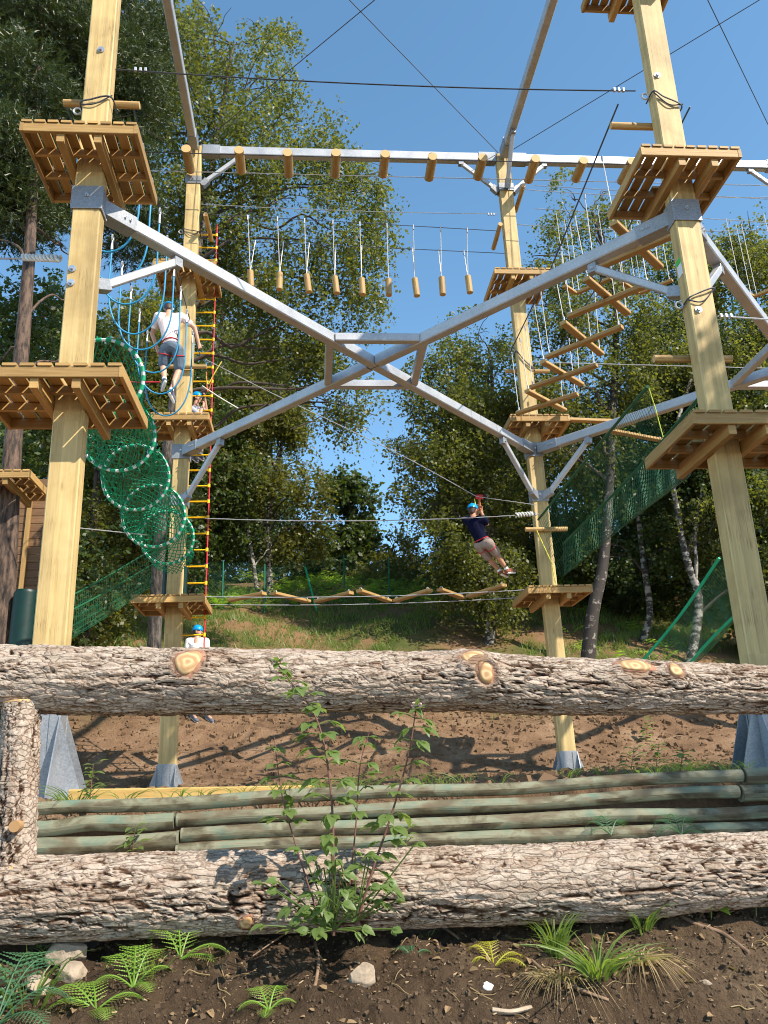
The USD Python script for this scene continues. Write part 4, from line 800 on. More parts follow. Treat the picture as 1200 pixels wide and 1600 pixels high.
weed('flowering_weed', 'tall weed with pink buds leaning left before the upper fence log', 'plant', [(522, 1462), (521, 1330), (518, 1250), (508, 1172), (492, 1118), (466, 1080), (434, 1038)], -4.58, 14, .10, bush=32, start=.2)
weed('flowering_weed', 'tall weed with pale buds standing right of the leaning one', 'plant', [(556, 1450), (582, 1360), (612, 1272), (638, 1180), (650, 1108)], -4.56, 14, .092, bush=14, start=.1)
weed('leafy_weed', 'thin weed sprig left of the tall budded weeds, hanging over the poles', 'plant', [(500, 1440), (462, 1320), (440, 1240), (428, 1150)], -4.54, 6, .09, top=False, start=.45, stemr=.004)
weed('leafy_weed', 'thin weed sprig between the two tall budded weeds', 'plant', [(540, 1440), (556, 1290), (562, 1200), (578, 1140)], -4.53, 6, .09, top=False, start=.35, stemr=.004)
for px, y0, y1, Y, n, lab in ((140, 1256, 1192, -2.4, 9, 'spiky weed growing beside the big grey steel foot'), (206, 1340, 1288, -2.75, 6, 'small leafy weed in front of the green poles at the left'), (1008, 1163, 1118, ground_at(1008, 1163)[1], 6, 'small weed on the earth beyond the upper log'), (985, 1212, 1166, -2.3, 7, 'weed above the green poles, left one of three at the right'), (1024, 1210, 1158, -2.2, 8, 'weed above the green poles, middle one of three at the right'), (1062, 1208, 1172, -2.3, 7, 'weed above the green poles, right one of three at the right'),
                            (632, 1345, 1290, -2.8, 5, 'small weed before the green poles right of the tall budded weeds')):
    weed('small_weed', lab, 'plant', [(px, y0), (px + 3, (y0 + y1) / 2), (px + 6, y1)], Y, n, .075 if Y < -2 else .2, top=False, lob=False, start=.15, stemr=.004)
def fern(name, label, px, py, fronds, m, Y=None, scale=.86, up=.8):
    p = ground_at(px, py) if Y is None else atY(px, py, Y); t = thing(name, label, 'fern', p)
    for a, L, rise in fronds:
        L = L * scale; g = Geo(True); d = V(math.cos(a), math.sin(a), 0); k = 17; u = np.linspace(0, 1, k); C = p + d * (L * u * (1 - .1 * u))[:, None] + UP * (L * (rise * u - (rise * .75 + .12) * u ** 2.2))[:, None]
        g.tube(C, np.linspace(.004, .0012, k) * max(scale, .7), 4, cap=False)
        for i in range(2, k):
            tn = unit(C[min(i + 1, k - 1)] - C[i - 1]); s = unit(np.cross(tn, UP)); nn = np.cross(s, tn); pl_ = L * .34 * math.sin(math.pi * (u[i] * .84 + .13)) ** .9 + .004
            for sg in (-1, 1):
                q = unit(s * sg * .9 + tn * .42 - nn * .10); e = np.cross(q, nn); nt_ = 6; hw = L / k * .40
                for j in range(nt_):
                    f = j / nt_; f2 = (j + 1.15) / nt_; w = hw * (1 - .85 * f) * (1 if j else .8); c0, c1 = C[i] + q * pl_ * f, C[i] + q * pl_ * f2
                    for s2 in (-1, 1): g.add([c0, c0 + q * pl_ * .14 + e * s2 * w + nn * w * .18, c1], [[0, 1, 2]])
        part(t, 'frond', g, M[m], smooth=False)
    return t
fern('fern', 'bright fern with upright fronds below the lower log at the left', 208, 1545, [(1.75, .20, 2.0), (1.2, .20, 1.8), (2.4, .20, 1.7), (.5, .19, 1.1), (3.4, .18, 1.0), (5.4, .15, .7)], 'fern')
fern('fern', 'bright fern leaning on the lower log right of the pale stones', 282, 1500, [(1.9, .18, 2.2), (1.2, .17, 1.9), (2.5, .20, 1.7), (.15, .22, .75), (5.9, .17, .5)], 'fern')
fern('fern', 'bright low fern frond spreading below the pale stones', 150, 1580, [(2.7, .24, 1.1), (3.2, .2, .8), (.3, .20, .8), (2.0, .18, 1.4), (5.2, .16, .5)], 'fern')
fern('fern', 'big blue green bracken frond in the lower left corner', -10, 1610, [(.9, .30, 2.0), (1.4, .34, 1.9), (.3, .30, 1.2), (2.0, .30, 1.7), (5.9, .25, .8)], 'fernblue')
fern('fern', 'small fern on the dark bank left of the square stone', 420, 1580, [(2.2, .14, 1.5), (1.2, .13, 1.6), (3.4, .13, 1.0), (.3, .12, .9), (4.6, .1, .6)], 'fern')
fern('fern', 'yellowing fern on the bank right of the square stone', 772, 1512, [(2.6, .13, 1.9), (.4, .17, .9), (1.6, .13, 2.0), (5.8, .15, .8), (3.4, .12, 1.2)], 'fernyellow')
fern('fern', 'tiny dark fern on the bank above the square stone', 645, 1498, [(1.6, .09, 1.4), (2.6, .10, 1.3), (.4, .10, .9)], 'fernblue')
fern('fern', 'shaded fern growing out of the green poles near the right edge', 1065, 1305, [(1.6, .22, 1.8), (2.3, .22, 1.4), (.8, .22, 1.5), (3.3, .2, .9), (0, .2, .9), (5.2, .2, .6)], 'fernblue', Y=-2.82)
fern('fern', 'shaded fern growing out of the green poles, left of the other one', 955, 1305, [(1.7, .20, 1.8), (2.5, .2, 1.4), (.7, .2, 1.4), (3.4, .18, .9)], 'fernblue', Y=-2.82)
fern('fern', 'small bright fern sprig under the lower log right of the tall weeds', 815, 1420, [(3.0, .14, .4), (.2, .13, .4), (2, .12, .5)], 'fern')
def blades(g, p, n, L, spread, w=.004, lean=.5, flat=0.):
    for k in range(n):
        a = rp.uniform(0, 6.28); b = p + V(math.cos(a), math.sin(a), 0) * rp.uniform(0, spread); l = L * rp.uniform(.5, 1.1); d = V(math.cos(a) * rp.uniform(.1, lean), math.sin(a) * rp.uniform(.1, lean) - .1, 1); s = unit(np.cross(d, rp.randn(3))); u = np.linspace(0, 1, 5)
        C = b + d * (l * u)[:, None] + V(math.cos(a), math.sin(a), 0) * (lean * l * u ** 2)[:, None] - UP * ((.45 + flat) * l * u ** 2.3)[:, None]; ww = (w * (1 - u ** 2))[:, None] * s; v = np.vstack([C - ww, C + ww])
        g.add(v, [[i, i + 5, i + 6] for i in range(4)] + [[i, i + 6, i + 1] for i in range(4)])
def tuft(label, px, py, n, L, spread, m='grass', lean=.5, Y=None, cat='grass tuft', w=.004, flat=0.):
    p = ground_at(px, py) if Y is None else atY(px, py, Y); g = Geo(True); blades(g, p - UP * .01, n, L, spread, w, lean, flat); t = thing('grass_tuft', label, cat, p); return part(t, 'blades', g, M[m], smooth=True)
tuft('upright green grass tuft on the bank under the lower log at the right', 868, 1492, 60, .25, .035, lean=.25)
tuft('broad green grass tuft arching over the small hollow in the bank', 935, 1525, 64, .23, .05, lean=.7, w=.004)
tuft('narrow grass tuft right of the broad arching one', 1005, 1455, 40, .20, .03, lean=.4)
tuft('thick mat of dry straw hanging down the bank under the upright grass tuft', 878, 1525, 150, .15, .09, 'drygrass', .8, cat='dry grass', w=.0022, flat=1.0)
tuft('small mat of dry straw right of the grass hollow', 1000, 1500, 90, .14, .05, 'drygrass', .9, cat='dry grass', w=.0025, flat=.9)
tuft('thin green grass blades between the ferns at the left', 235, 1520, 26, .17, .06, lean=.5, w=.0025)
tuft('long thin grass in the lower left corner', 40, 1570, 22, .3, .08, lean=.4)
tuft('long grass growing at the foot of the spiky weed', 118, 1262, 30, .26, .07, lean=.7, Y=-2.42)
for px, py, lab in ((1112, 1440, 'pale lobed weed leaf under the lower log near the right edge'), (1182, 1432, 'big lobed weed leaf at the right edge under the lower log')):
    p = ground_at(px, py); t = thing('lobed_weed', lab, 'plant', p); part(t, 'stem', Geo(True).tube([p, p + V(0, -.02, .07)], .003, 5), M['gstem'], smooth=True)
    for k in range(5): a = k * 1.26 + px; part(t, 'leaf', lobed(p + V(0, -.02, .05 + .01 * k), V(math.cos(a), math.sin(a) * .5 - .4, .35), V(0, -.6, 1), .10, .028), M['fern'], smooth=True)
# scattered grass along the top of the wall, on the earth and over the hill
g = Geo(True)
for k in range(46):
    px = rp.uniform(60, 1190); y = 1258 - (px - 55) * .052; blades(g, atY(px, y + rp.uniform(-3, 4), -2.50), rp.randint(3, 12), .14, .06, .0028, .9, .2)
for k in range(60):
    x = rp.uniform(5.2, 8.0); y = rp.uniform(-2, 1.5); blades(g, V(x, y, terrain(x, y)), 9, .22, .1, .004, .7)
for k in range(26):
    px = rp.uniform(0, 1200); p = ground_at(px, rp.uniform(1462 - px * .05, 1500 - px * .05)); blades(g, p, 5, .07, .03, .002, .7)
tag(part(None, 'grass', g, M['grass'], smooth=True, kind='stuff'), 'thin grass along the pole wall and under the fence logs', 'grass', kind='stuff')
n = 11000; X = rp.uniform(-13, 22, n); Y = 10.8 + 11.5 * rp.rand(n) ** .8; keep = fbm(np.stack([X * .55, Y * .55, X * 0], 1), 3, 4) + (Y - 10.8) * .010 > .54; X, Y = X[keep], Y[keep]; n = len(X); Z = terrain(X, Y); k = 5
Xr = np.repeat(X, k) + rp.uniform(-.16, .16, n * k); Yr = np.repeat(Y, k) + rp.uniform(-.16, .16, n * k); Zr = terrain(Xr, Yr); L = rp.uniform(.08, .26, n * k); a = rp.uniform(0, 6.28, n * k); w = .016
b0 = np.stack([Xr - w * np.cos(a), Yr - w * np.sin(a), Zr - .02], 1); b1 = np.stack([Xr + w * np.cos(a), Yr + w * np.sin(a), Zr - .02], 1); tp = np.stack([Xr + L * .5 * np.sin(a * 3), Yr + L * .4 * np.cos(a * 5), Zr + L], 1)
tag(part(None, 'hill_grass', (np.stack([b0, b1, tp], 1).reshape(-1, 3), np.arange(n * k * 3).reshape(-1, 3)), M['grass'], smooth=False, kind='stuff'), 'patchy grass on the hillside below the green fence', 'grass', kind='stuff')
# stones, chips, sticks
def stone(label, px, py, size, seed, m='stone'):
    p = ground_at(px, py); b = trimesh.creation.icosphere(3); v = b.vertices.copy(); rr = np.random.RandomState(seed)
    for _ in range(9): nn = unit(rr.randn(3)); dd = v @ nn; lim = rr.uniform(.5, .8); v = v - np.outer(np.clip(dd - lim, 0, None), nn)
    v = v * (1 + (fbm(v * 2.5, 3, seed) - .5)[:, None] * .15) * np.array(size) ; v = v + p + UP * size[2] * .25; t = thing('stone', label, 'stone', p); return part(t, 'rock', (v, b.faces), M[m], smooth=24)
stone('square pale stone lying alone on the dark bank', 564, 1536, (.062, .04, .052), 3)
stone('large pale stone under the lower log at the left', 108, 1500, (.085, .07, .06), 5)
stone('pale rounded stone below the large one at the left', 112, 1530, (.07, .05, .045), 7)
stone('small white stone near the lower right', 763, 1545, (.022, .02, .018), 9, 'white')
stone('pale stone half hidden by the lower left bracken', 62, 1545, (.06, .05, .04), 12)
stone('small flat yellowish stone on the bank at the right', 1106, 1540, (.03, .02, .015), 15)
M['soil'] = leafmat('soil_clod', (.055, .036, .022), (.21, .145, .09), .0, spec=.1, rough=.95)
def chips(n, sampler, s0, s1, seed):
    rr = np.random.RandomState(seed); P, N = sampler(rr, n); bv = trimesh.creation.box().vertices; bf = trimesh.creation.box().faces; V_, F_ = [], []
    for i in range(n):
        S = (s0 + (s1 - s0) * rr.rand() ** 2.2) * (np.array([1, rr.uniform(.2, .45), rr.uniform(.08, .2)]) if seed != 6 else np.array([1, rr.uniform(.6, 1), rr.uniform(.5, .9)])); rot = trimesh.transformations.euler_matrix(rr.uniform(-.5, .5), rr.uniform(-.5, .5), rr.uniform(0, 6.28))[:3, :3]; q = bv * S; q[:, 1] *= np.where(q[:, 0] > 0, .45, 1)
        V_.append(q @ rot.T + P[i]); F_.append(bf + 8 * i)
    return np.vstack(V_), np.vstack(F_)
def bank(rr, n):
    X = rr.uniform(1.1, 4.7, n); Y = rr.uniform(-5.2, -4.15, n); return np.stack([X, Y, terrain(X, Y) + .003], 1), None
def slope(rr, n):
    X = rr.uniform(-3.5, 12, n); Y = 11.5 - 13.5 * rr.rand(n) ** 1.6; return np.stack([X, Y, terrain(X, Y) + .004], 1), None
tag(part(None, 'wood_chips', chips(1500, bank, .003, .022, 2), M['chip'], kind='stuff'), 'pale wood chips scattered over the dark bank', 'wood chips', kind='stuff')
tag(part(None, 'dirt_crumbs', chips(5200, bank, .004, .017, 6), M['soil'], kind='stuff'), 'crumbs of dark earth on the bank', 'earth', kind='stuff')
n = 420; rl = np.random.RandomState(12); X = rl.uniform(1.1, 4.7, n); Y = rl.uniform(-5.15, -4.2, n); V_, F_ = [], []
for i in range(n):
    a = rl.uniform(0, 6.28); L = rl.uniform(.012, .04); d = V(math.cos(a), math.sin(a), rl.uniform(-.2, .5)); v, f = blade(V(X[i], Y[i], terrain(X[i], Y[i]) + .006), d, V(rl.uniform(-.5, .5), rl.uniform(-.5, .3), 1), L, L * .3, fold=.4, curl=rl.uniform(-.3, .6), teeth=2); F_.append(f_ := np.array(f) + sum(len(q) for q in V_[-1:]) * 0 + i * len(v)); V_.append(v)
M['litter'] = leafmat('dead_leaf', (.15, .09, .045), (.46, .34, .20), .1, spec=.1, rough=.9)
tag(part(None, 'leaf_litter', (np.vstack(V_), np.vstack(F_)), M['litter'], smooth=False, kind='stuff'), 'small dead leaves lying on the dark bank', 'leaf litter', kind='stuff')
tag(part(None, 'wood_chips', chips(4200, slope, .025, .10, 3), M['litter'], kind='stuff'), 'wood chips scattered over the brown earth between the posts', 'wood chips', kind='stuff')
M['soil2'] = leafmat('red_soil_clod', (.10, .06, .034), (.32, .205, .12), .0, spec=.1, rough=.95)
tag(part(None, 'earth_clods', chips(6500, slope, .03, .13, 6), M['soil2'], kind='stuff'), 'loose clods of reddish earth between the posts', 'earth', kind='stuff')
def stick(label, pts, r, m='root'):
    P = [ground_at(px, py) + UP * (r + z) for px, py, z in pts]; return tag(part(None, 'stick', Geo(True).tube(curve(P, 8), r, 6), M[m], smooth=True), label, 'stick')
stick('long brown root running down the bank at the right', [(1048, 1424, .0), (1085, 1452, .015), (1130, 1470, .02), (1172, 1495, .005)], .007)
stick('thin pale root below the dry straw mat', [(832, 1508, .01), (862, 1536, .015), (905, 1556, .015), (952, 1571, .01)], .005)
stick('thin dark root under the square stone', [(492, 1480, .01), (498, 1510, .01), (490, 1560, .005)], .006)
stick('pale broken twig on the bank right of the tall weeds', [(680, 1452, .02), (700, 1462, .015), (718, 1474, .01)], .005)
stick('short pale splinter at the lower right', [(770, 1588, .01), (800, 1592, .012), (830, 1584, .01)], .008, 'stone')
stick('thin twig left of the square stone', [(395, 1500, .01), (430, 1480, .02), (460, 1455, .01)], .003)
rs = np.random.RandomState(31)
g = Geo(True)
for k in range(60):
    x, y = rs.uniform(1.1, 4.7), rs.uniform(-5.1, -4.3); a = rs.uniform(0, 6.28); L = rs.uniform(.03, .12); P = [V(x + math.cos(a) * L * u + rs.uniform(-.008, .008), y + math.sin(a) * L * u + rs.uniform(-.008, .008), 0) for u in (0, .33, .66, 1)]
    P = [p + UP * (terrain(p[0], p[1]) + rs.uniform(.001, .012)) for p in P]; g.tube(curve(P, 4), rs.uniform(.0008, .0022), 4, cap=False)
tag(part(None, 'rootlets', g, M['drygrass'], smooth=True, kind='stuff'), 'fine dry rootlets and straw on the dark bank', 'roots', kind='stuff')
# ------------------------------------------------------------------ trees
def leafcloud(blobs, n, size, seed, droop=.6, gap=.42, gscale=.9, twigL=.55, per=16, flat=.0):
    """leaf faces along drooping twigs spread through the ellipsoids of a crown (centre, radii)"""
    rg = np.random.RandomState(seed); vol = np.array([np.prod(b[1]) ** .72 for b in blobs]); out = []
    nt = int(n / per); pick = rg.choice(len(blobs), int(nt * 2.2), p=vol / vol.sum()); C = np.array([b[0] for b in blobs])[pick]; R = np.array([np.broadcast_to(b[1], 3) for b in blobs])[pick]
    d = rg.randn(len(pick), 3); d /= np.linalg.norm(d, axis=1, keepdims=True); rad = rg.rand(len(pick), 1) ** .42; p = C + d * R * rad
    p = p + (np.stack([fbm(p * .8 + 7 * k, 2, seed + k) for k in range(3)], -1) - .5) * 1.1
    ok = fbm(p * gscale, 3, seed + 9) > gap; p, d = p[ok][:nt], d[ok][:nt]; m = len(p)
    dirn = d * (1 - droop) + np.array([0, 0, -droop]) + rg.randn(m, 3) * .25; dirn /= np.linalg.norm(dirn, axis=1, keepdims=True)
    L = twigL * (.5 + rg.rand(m)); t = (np.arange(per) + rg.rand(m, per)) / per
    q = p[:, None, :] + dirn[:, None, :] * (L[:, None] * t)[..., None]; q[..., 2] -= droop * .5 * L[:, None] * t ** 2; q = q + rg.randn(m, per, 3) * .055
    q = q.reshape(-1, 3); k = len(q); a = rg.randn(k, 3); a[:, 2] = a[:, 2] * .7 - droop * .8; a /= np.linalg.norm(a, axis=1, keepdims=True); b = np.cross(a, rg.randn(k, 3)); b /= np.linalg.norm(b, axis=1, keepdims=True)
    s = size * (.45 + 1.0 * rg.rand(k, 1) ** 1.4); v = np.stack([q, q + a * s * .5 + b * s * .34, q + a * s, q + a * s * .5 - b * s * .34], 1).reshape(-1, 3); i = np.arange(k)[:, None] * 4
    return v, np.vstack([i + np.array([0, 1, 2]), i + np.array([0, 2, 3])])
def needles(blobs, n, size, seed, gap=.42, k=9, w=.011):
    rg = np.random.RandomState(seed); vol = np.array([np.prod(np.broadcast_to(b[1], 3)) ** .7 for b in blobs]); pick = rg.choice(len(blobs), int(n * 2.2), p=vol / vol.sum()); C = np.array([b[0] for b in blobs])[pick]; R = np.array([np.broadcast_to(b[1], 3) for b in blobs])[pick]
    d = rg.randn(len(pick), 3); d /= np.linalg.norm(d, axis=1, keepdims=True); p = C + d * R * rg.rand(len(pick), 1) ** .45; ok = fbm(p * 1.0, 3, seed) > gap; p, d = p[ok][:n], d[ok][:n]; m = len(p)
    ax = d * .7 + rg.randn(m, 3) * .5 + np.array([0, -.1, .15]); ax /= np.linalg.norm(ax, axis=1, keepdims=True); pts = p[:, None, :] + ax[:, None, :] * (rg.rand(m, k, 1) * size * 1.6)
    nd = ax[:, None, :] * .75 + rg.randn(m, k, 3) * .55; nd /= np.linalg.norm(nd, axis=2, keepdims=True); s = np.cross(nd, rg.randn(m, k, 3)); s /= np.linalg.norm(s, axis=2, keepdims=True)
    v = np.stack([pts - s * w, pts + s * w, pts + nd * size * (.7 + .5 * rg.rand(m, k, 1))], 2).reshape(-1, 3); return v, np.arange(len(v)).reshape(-1, 3)
def limb(a, b, r0, r1, seed, bow=.12, n=7):
    rg = np.random.RandomState(seed); a, b = np.asarray(a), np.asarray(b); t = np.linspace(0, 1, n)[:, None]; L = np.linalg.norm(b - a); p = a * (1 - t) + b * t + np.sin(np.pi * t) * (rg.randn(3) * bow * L * .5 + V(0, 0, bow * L)); p[1:-1] += rg.randn(n - 2, 3) * .03 * L
    return Geo(True).tube(curve(p, 3), np.linspace(r0, r1, (n - 1) * 3 + 1), 7, cap=False)
def pb(px, py, Y, r, rz=None, ry=None):
    """a crown lobe seen at a pixel, at distance Y, with its real half-width in metres"""
    return (atY(px, py, Y), np.array([r, ry or r, rz or r]))
def tree(name, label, cat, trunk, blobs, leaf, n, size, seed, tm='birchbark', group=None, kind='leaf', limbs=True, r0=.18, lr=.045, extra=(), **kw):
    tr = curve(trunk, 6); t = thing(name, label, cat, tr[0], group); rr = np.linspace(r0, r0 * .22, len(tr)) ; part(t, 'trunk', Geo(True).tube(tr, rr, 12), M[tm], smooth=True)
    rg = np.random.RandomState(seed + 500)
    if limbs:
        for k, (c, r) in enumerate(blobs):
            dist = np.linalg.norm(tr - (c - UP * .9), axis=1) + np.abs(tr[:, 2] - (c[2] - .8 * r[2] - .4)) * .7; i = int(np.argmin(dist)); part(t, 'branch', limb(tr[i], c, max(.02, min(lr, rr[i] * .55)), .012, seed + k), M['twig' if tm != 'pinebark' else 'pinebark'], smooth=True)
            for q in range(3): e = c + rg.randn(3) * r * .55; part(t, 'branch', limb(c - (c - tr[i]) * rg.uniform(.05, .5), e, .016, .006, seed + 40 * k + q, n=5), M['twig'], smooth=True)
    for g_ in extra: part(t, 'branch', g_, M[tm], smooth=True)
    v, f = needles(blobs, n, size, seed, **kw) if kind == 'needle' else leafcloud(blobs, n, size, seed, **kw)
    part(t, 'crown', (v, f), M[leaf], smooth=False, kind='stuff'); return t
def onground(px, Y, dz=-.5):
    """ground point at distance Y below or above the given image column (taken at eye level there)"""
    p = atY(px, 1180, Y); return V(p[0], Y, terrain(p[0], Y) + dz)
# pine with a platform, at the left
pt = [onground(-5, 6.0), atY(8, 900, 6.0), atY(20, 700, 6.0), atY(38, 500, 6.1), atY(50, 330, 6.2), atY(60, 100, 6.4), atY(66, -160, 6.6)]
pbs = [pb(215, 60, 9.4, 1.2, 1.0), pb(220, 160, 9.4, 1.0, .9), pb(100, 130, 8.5, 1.4, 1.2), pb(10, 60, 8, 1.6, 1.3), pb(160, 180, 9, 1.2, 1.0), pb(40, 260, 8, 1.3, .9), pb(110, 260, 9, 1.1, .8), pb(-10, 320, 7, 1.2, .7), pb(200, 380, 9.2, .7, .6), pb(20, 330, 6.5, 1.1, .7), pb(120, 60, 6.8, 1.0, .8), pb(30, 130, 6.0, 1.1, .9), pb(90, 200, 7.3, 1.1, .7), pb(190, 110, 8.0, 1.1, .9), pb(185, 240, 8.2, .9, .7), pb(60, 20, 6.3, 1.3, 1.0), pb(-40, 220, 6.0, 1.2, .9), pb(205, 330, 8.8, .8, .6), pb(15, 230, 5.8, .9, .6), pb(150, 0, 7.5, 1.1, .9), pb(60, -90, 6.6, 1.4, 1.0), pb(-30, 60, 6.2, 1.1, .9), pb(120, 310, 8.2, .9, .6), pb(60, 300, 7.6, .9, .6), pb(215, 40, 8.6, .8, .8)]
dead = [limb(atY(24, 640, 6), atY(95, 610, 6.8), .035, .012, 3), limb(atY(30, 575, 6), atY(110, 560, 7), .035, .012, 4), limb(atY(36, 505, 6), atY(120, 480, 7), .03, .01, 5), limb(atY(34, 545, 6), atY(-30, 590, 6.5), .03, .01, 6), limb(atY(45, 420, 6.1), atY(-20, 370, 6.2), .03, .01, 7), limb(atY(52, 360, 6.2), atY(120, 400, 7.6), .03, .01, 8)]
tree('pine_tree', 'tall dark pine with a timber platform on its trunk at the left edge', 'tree', pt, pbs, 'needle', 27000, .14, 21, 'pinebark', kind='needle', r0=.21, lr=.06, extra=dead, gap=.34, w=.013)
platform('small timber platform round the pine trunk at the left edge', atY(12, 735, 5.95), atY(12, 735, 5.4)[2], .66, .60, -.05, group=None)
# big birch left of the middle
bt = [onground(236, 12.8), atY(243, 960, 12.6), atY(262, 700, 11.6), atY(300, 450, 11.1), atY(335, 240, 11.4), atY(365, 70, 11.6)]
B1 = [(225, 30, 12.8, 1.0, 1.0), (250, 130, 12.6, 1.0, .9), (215, 290, 13, .9, .9), (265, 60, 12.2, 1.0, 1.0), (235, 180, 12.8, .9, 1.0), (270, 330, 12.6, 1.0, 1.0), (320, 400, 12.6, 1.1, .9), (330, 70, 11.5, 1.3, 1.2), (410, 120, 11.3, 1.2, 1.0), (300, 160, 11.6, 1.4, 1.2), (470, 190, 11.4, 1.15, 1.0), (390, 230, 11.0, 1.4, 1.1), (520, 250, 11.5, 1.0, .9), (310, 290, 12.0, 1.3, 1.1), (460, 310, 11.2, 1.4, 1.0), (560, 300, 11.6, .8, .8), (380, 360, 11.6, 1.4, 1.0), (575, 365, 11.6, .62, .9), (520, 390, 11.4, 1.1, .9), (440, 440, 11.6, 1.3, .9), (550, 450, 11.8, .85, .8), (360, 480, 12.2, 1.2, .9), (500, 500, 11.8, .9, .7), (255, 220, 12.6, .9, 1.0), (425, 60, 12, .8, .7), (300, 30, 12, 1.0, .8), (510, 560, 12.0, .75, .7), (560, 610, 12.1, .62, .9), (590, 650, 12.1, .40, .8), (520, 630, 12.1, .4, .6), (460, 550, 12.2, .9, .7), (240, 110, 12.8, .9, .9), (600, 290, 11.6, .35, .6)]
tree('birch_tree', 'tallest birch, its drooping crown filling the sky left of the centre', 'tree', bt, [pb(*b[:4], rz=b[4]) for b in B1], 'birchleaf', 94000, .10, 31, 'darkbark', r0=.2, lr=.06, droop=.72, gap=.455, gscale=.95, twigL=.75)
# smaller birch with two pale trunks in front of the wood
s1 = [onground(421, 21.5), atY(420, 880, 21.5), atY(418, 820, 21.5), atY(428, 760, 21.5), atY(440, 690, 21.6), atY(430, 610, 21.7)]
x2 = Geo(True).tube(curve([atY(402, 922, 20.8), atY(394, 870, 20.9), atY(386, 800, 21.0), atY(396, 740, 21.1), atY(410, 690, 21.3)], 6), np.linspace(.085, .04, 25), 9)
x3 = limb(atY(398, 885, 20.9), atY(425, 850, 21), .03, .012, 3); x4 = limb(atY(392, 850, 20.9), atY(362, 815, 21), .03, .012, 9)
B2 = [(420, 650, 21.5, 1.6, 1.3), (350, 690, 21.5, 1.8, 1.3), (438, 700, 21.3, 1.3, 1.1), (400, 740, 21.0, 1.5, 1.1), (470, 765, 21.3, 1.1, 1.0), (450, 790, 21.2, 1.2, .9), (360, 770, 21.5, 1.3, 1.0), (470, 720, 21.6, .5, .7), (490, 815, 21.6, .8, .8), (425, 600, 22, 1.4, 1.2), (370, 610, 22, 1.6, 1.4), (330, 800, 22, 1.2, .8), (460, 840, 21.6, .9, .6), (400, 540, 23, 1.6, 1.3), (440, 640, 21.8, 1.0, 1.0)]
tree('birch_tree', 'low spreading birch with two pale crooked trunks behind the green fence', 'tree', s1, [pb(*b[:4], rz=b[4]) for b in B2], 'birchleaf2', 62000, .125, 41, 'birchbark', r0=.15, lr=.05, extra=[x2, x3, x4], droop=.6, gap=.44, gscale=.8, twigL=.6)
# dark broadleaf and the bush in the gap
B3 = [(548, 790, 25, 1.1, 1.2), (560, 850, 25, 1.0, 1.1), (530, 860, 25, 1.4, 1.2), (560, 905, 25, 1.5, 1.0), (500, 900, 24.6, 1.4, 1.0), (585, 895, 25, .8, .8), (545, 765, 25.2, .7, .7)]
tree('broadleaf_tree', 'dark round broadleaf tree below the gap of sky', 'tree', [onground(552, 25), atY(552, 880, 25), atY(550, 800, 25)], [pb(*b[:4], rz=b[4]) for b in B3], 'darkleaf', 24000, .19, 51, 'darkbark', r0=.16, droop=.25, gap=.40, twigL=.5)
B4 = [(612, 855, 24, .55, .8), (625, 895, 23.6, 1.0, 1.0), (600, 915, 23.5, 1.1, .9), (650, 925, 23.5, 1.0, .8), (610, 835, 24, .35, .5), (570, 930, 23.3, .9, .6)]
tree('willow_bush', 'pale olive bush with a pointed top at the foot of the gap of sky', 'bush', [onground(620, 23.6), atY(620, 900, 23.6), atY(615, 850, 23.8)], [pb(*b[:4], rz=b[4]) for b in B4], 'birchleaf2', 17000, .13, 61, 'darkbark', r0=.08, droop=.1, gap=.36, twigL=.6)
# birches at the right
e1 = [onground(775, 15.5), atY(768, 940, 15.5), atY(760, 800, 15.6), atY(770, 640, 15.8), atY(765, 540, 16)]
B5 = [(700, 560, 16, .9, .9), (660, 600, 16, .85, .9), (740, 520, 16.3, 1.2, .8), (720, 630, 15.6, 1.3, 1.0), (660, 690, 15.8, .8, .8), (640, 640, 15.9, .55, .8), (760, 600, 15.8, 1.3, 1.1), (700, 720, 15.4, 1.2, .9), (640, 755, 15.6, .6, .55), (760, 700, 15.4, 1.2, 1.0), (700, 800, 15.4, 1.1, .8), (670, 790, 15.6, .7, .6), (760, 790, 15.2, 1.2, .9), (720, 870, 15.2, 1.0, .8), (690, 880, 15.6, .8, .7), (770, 880, 15.2, 1.2, .8), (800, 740, 15.4, 1.1, 1.0), (810, 640, 15.8, 1.1, 1.0), (720, 925, 15.3, .9, .5), (790, 930, 15.3, 1.0, .5), (605, 700, 15.9, .22, .6)]
tree('birch_tree', 'full birch behind the zip line rider, right of the gap of sky', 'tree', e1, [pb(*b[:4], rz=b[4]) for b in B5], 'birchleaf', 58000, .105, 71, 'birchbark', r0=.17, lr=.05, droop=.62, gap=.455, gscale=.95, twigL=.6)
f1 = [onground(926, 13.2), atY(926, 960, 13.2), atY(945, 860, 13.3), atY(958, 640, 13.6), atY(960, 460, 13.9), atY(925, 330, 14.1)]
B6 = [(895, 310, 14, .55, .7), (880, 355, 14, .6, .7), (930, 350, 14, 1.0, .8), (870, 420, 14, .9, .8), (960, 420, 14, 1.2, .9), (830, 400, 14.2, .35, .5), (900, 500, 13.6, 1.2, .9), (985, 500, 14, 1.2, 1.0), (830, 480, 14, .7, .7), (870, 590, 13.6, 1.2, 1.0), (970, 600, 13.8, 1.3, 1.0), (920, 660, 13.5, 1.2, .9), (1010, 400, 14.3, .7, .8), (965, 330, 14.2, .5, .6), (950, 300, 14.2, .25, .5), (1020, 560, 14, 1.2, .9), (880, 700, 13.8, 1.2, .8), (830, 560, 14.2, .9, .9)]
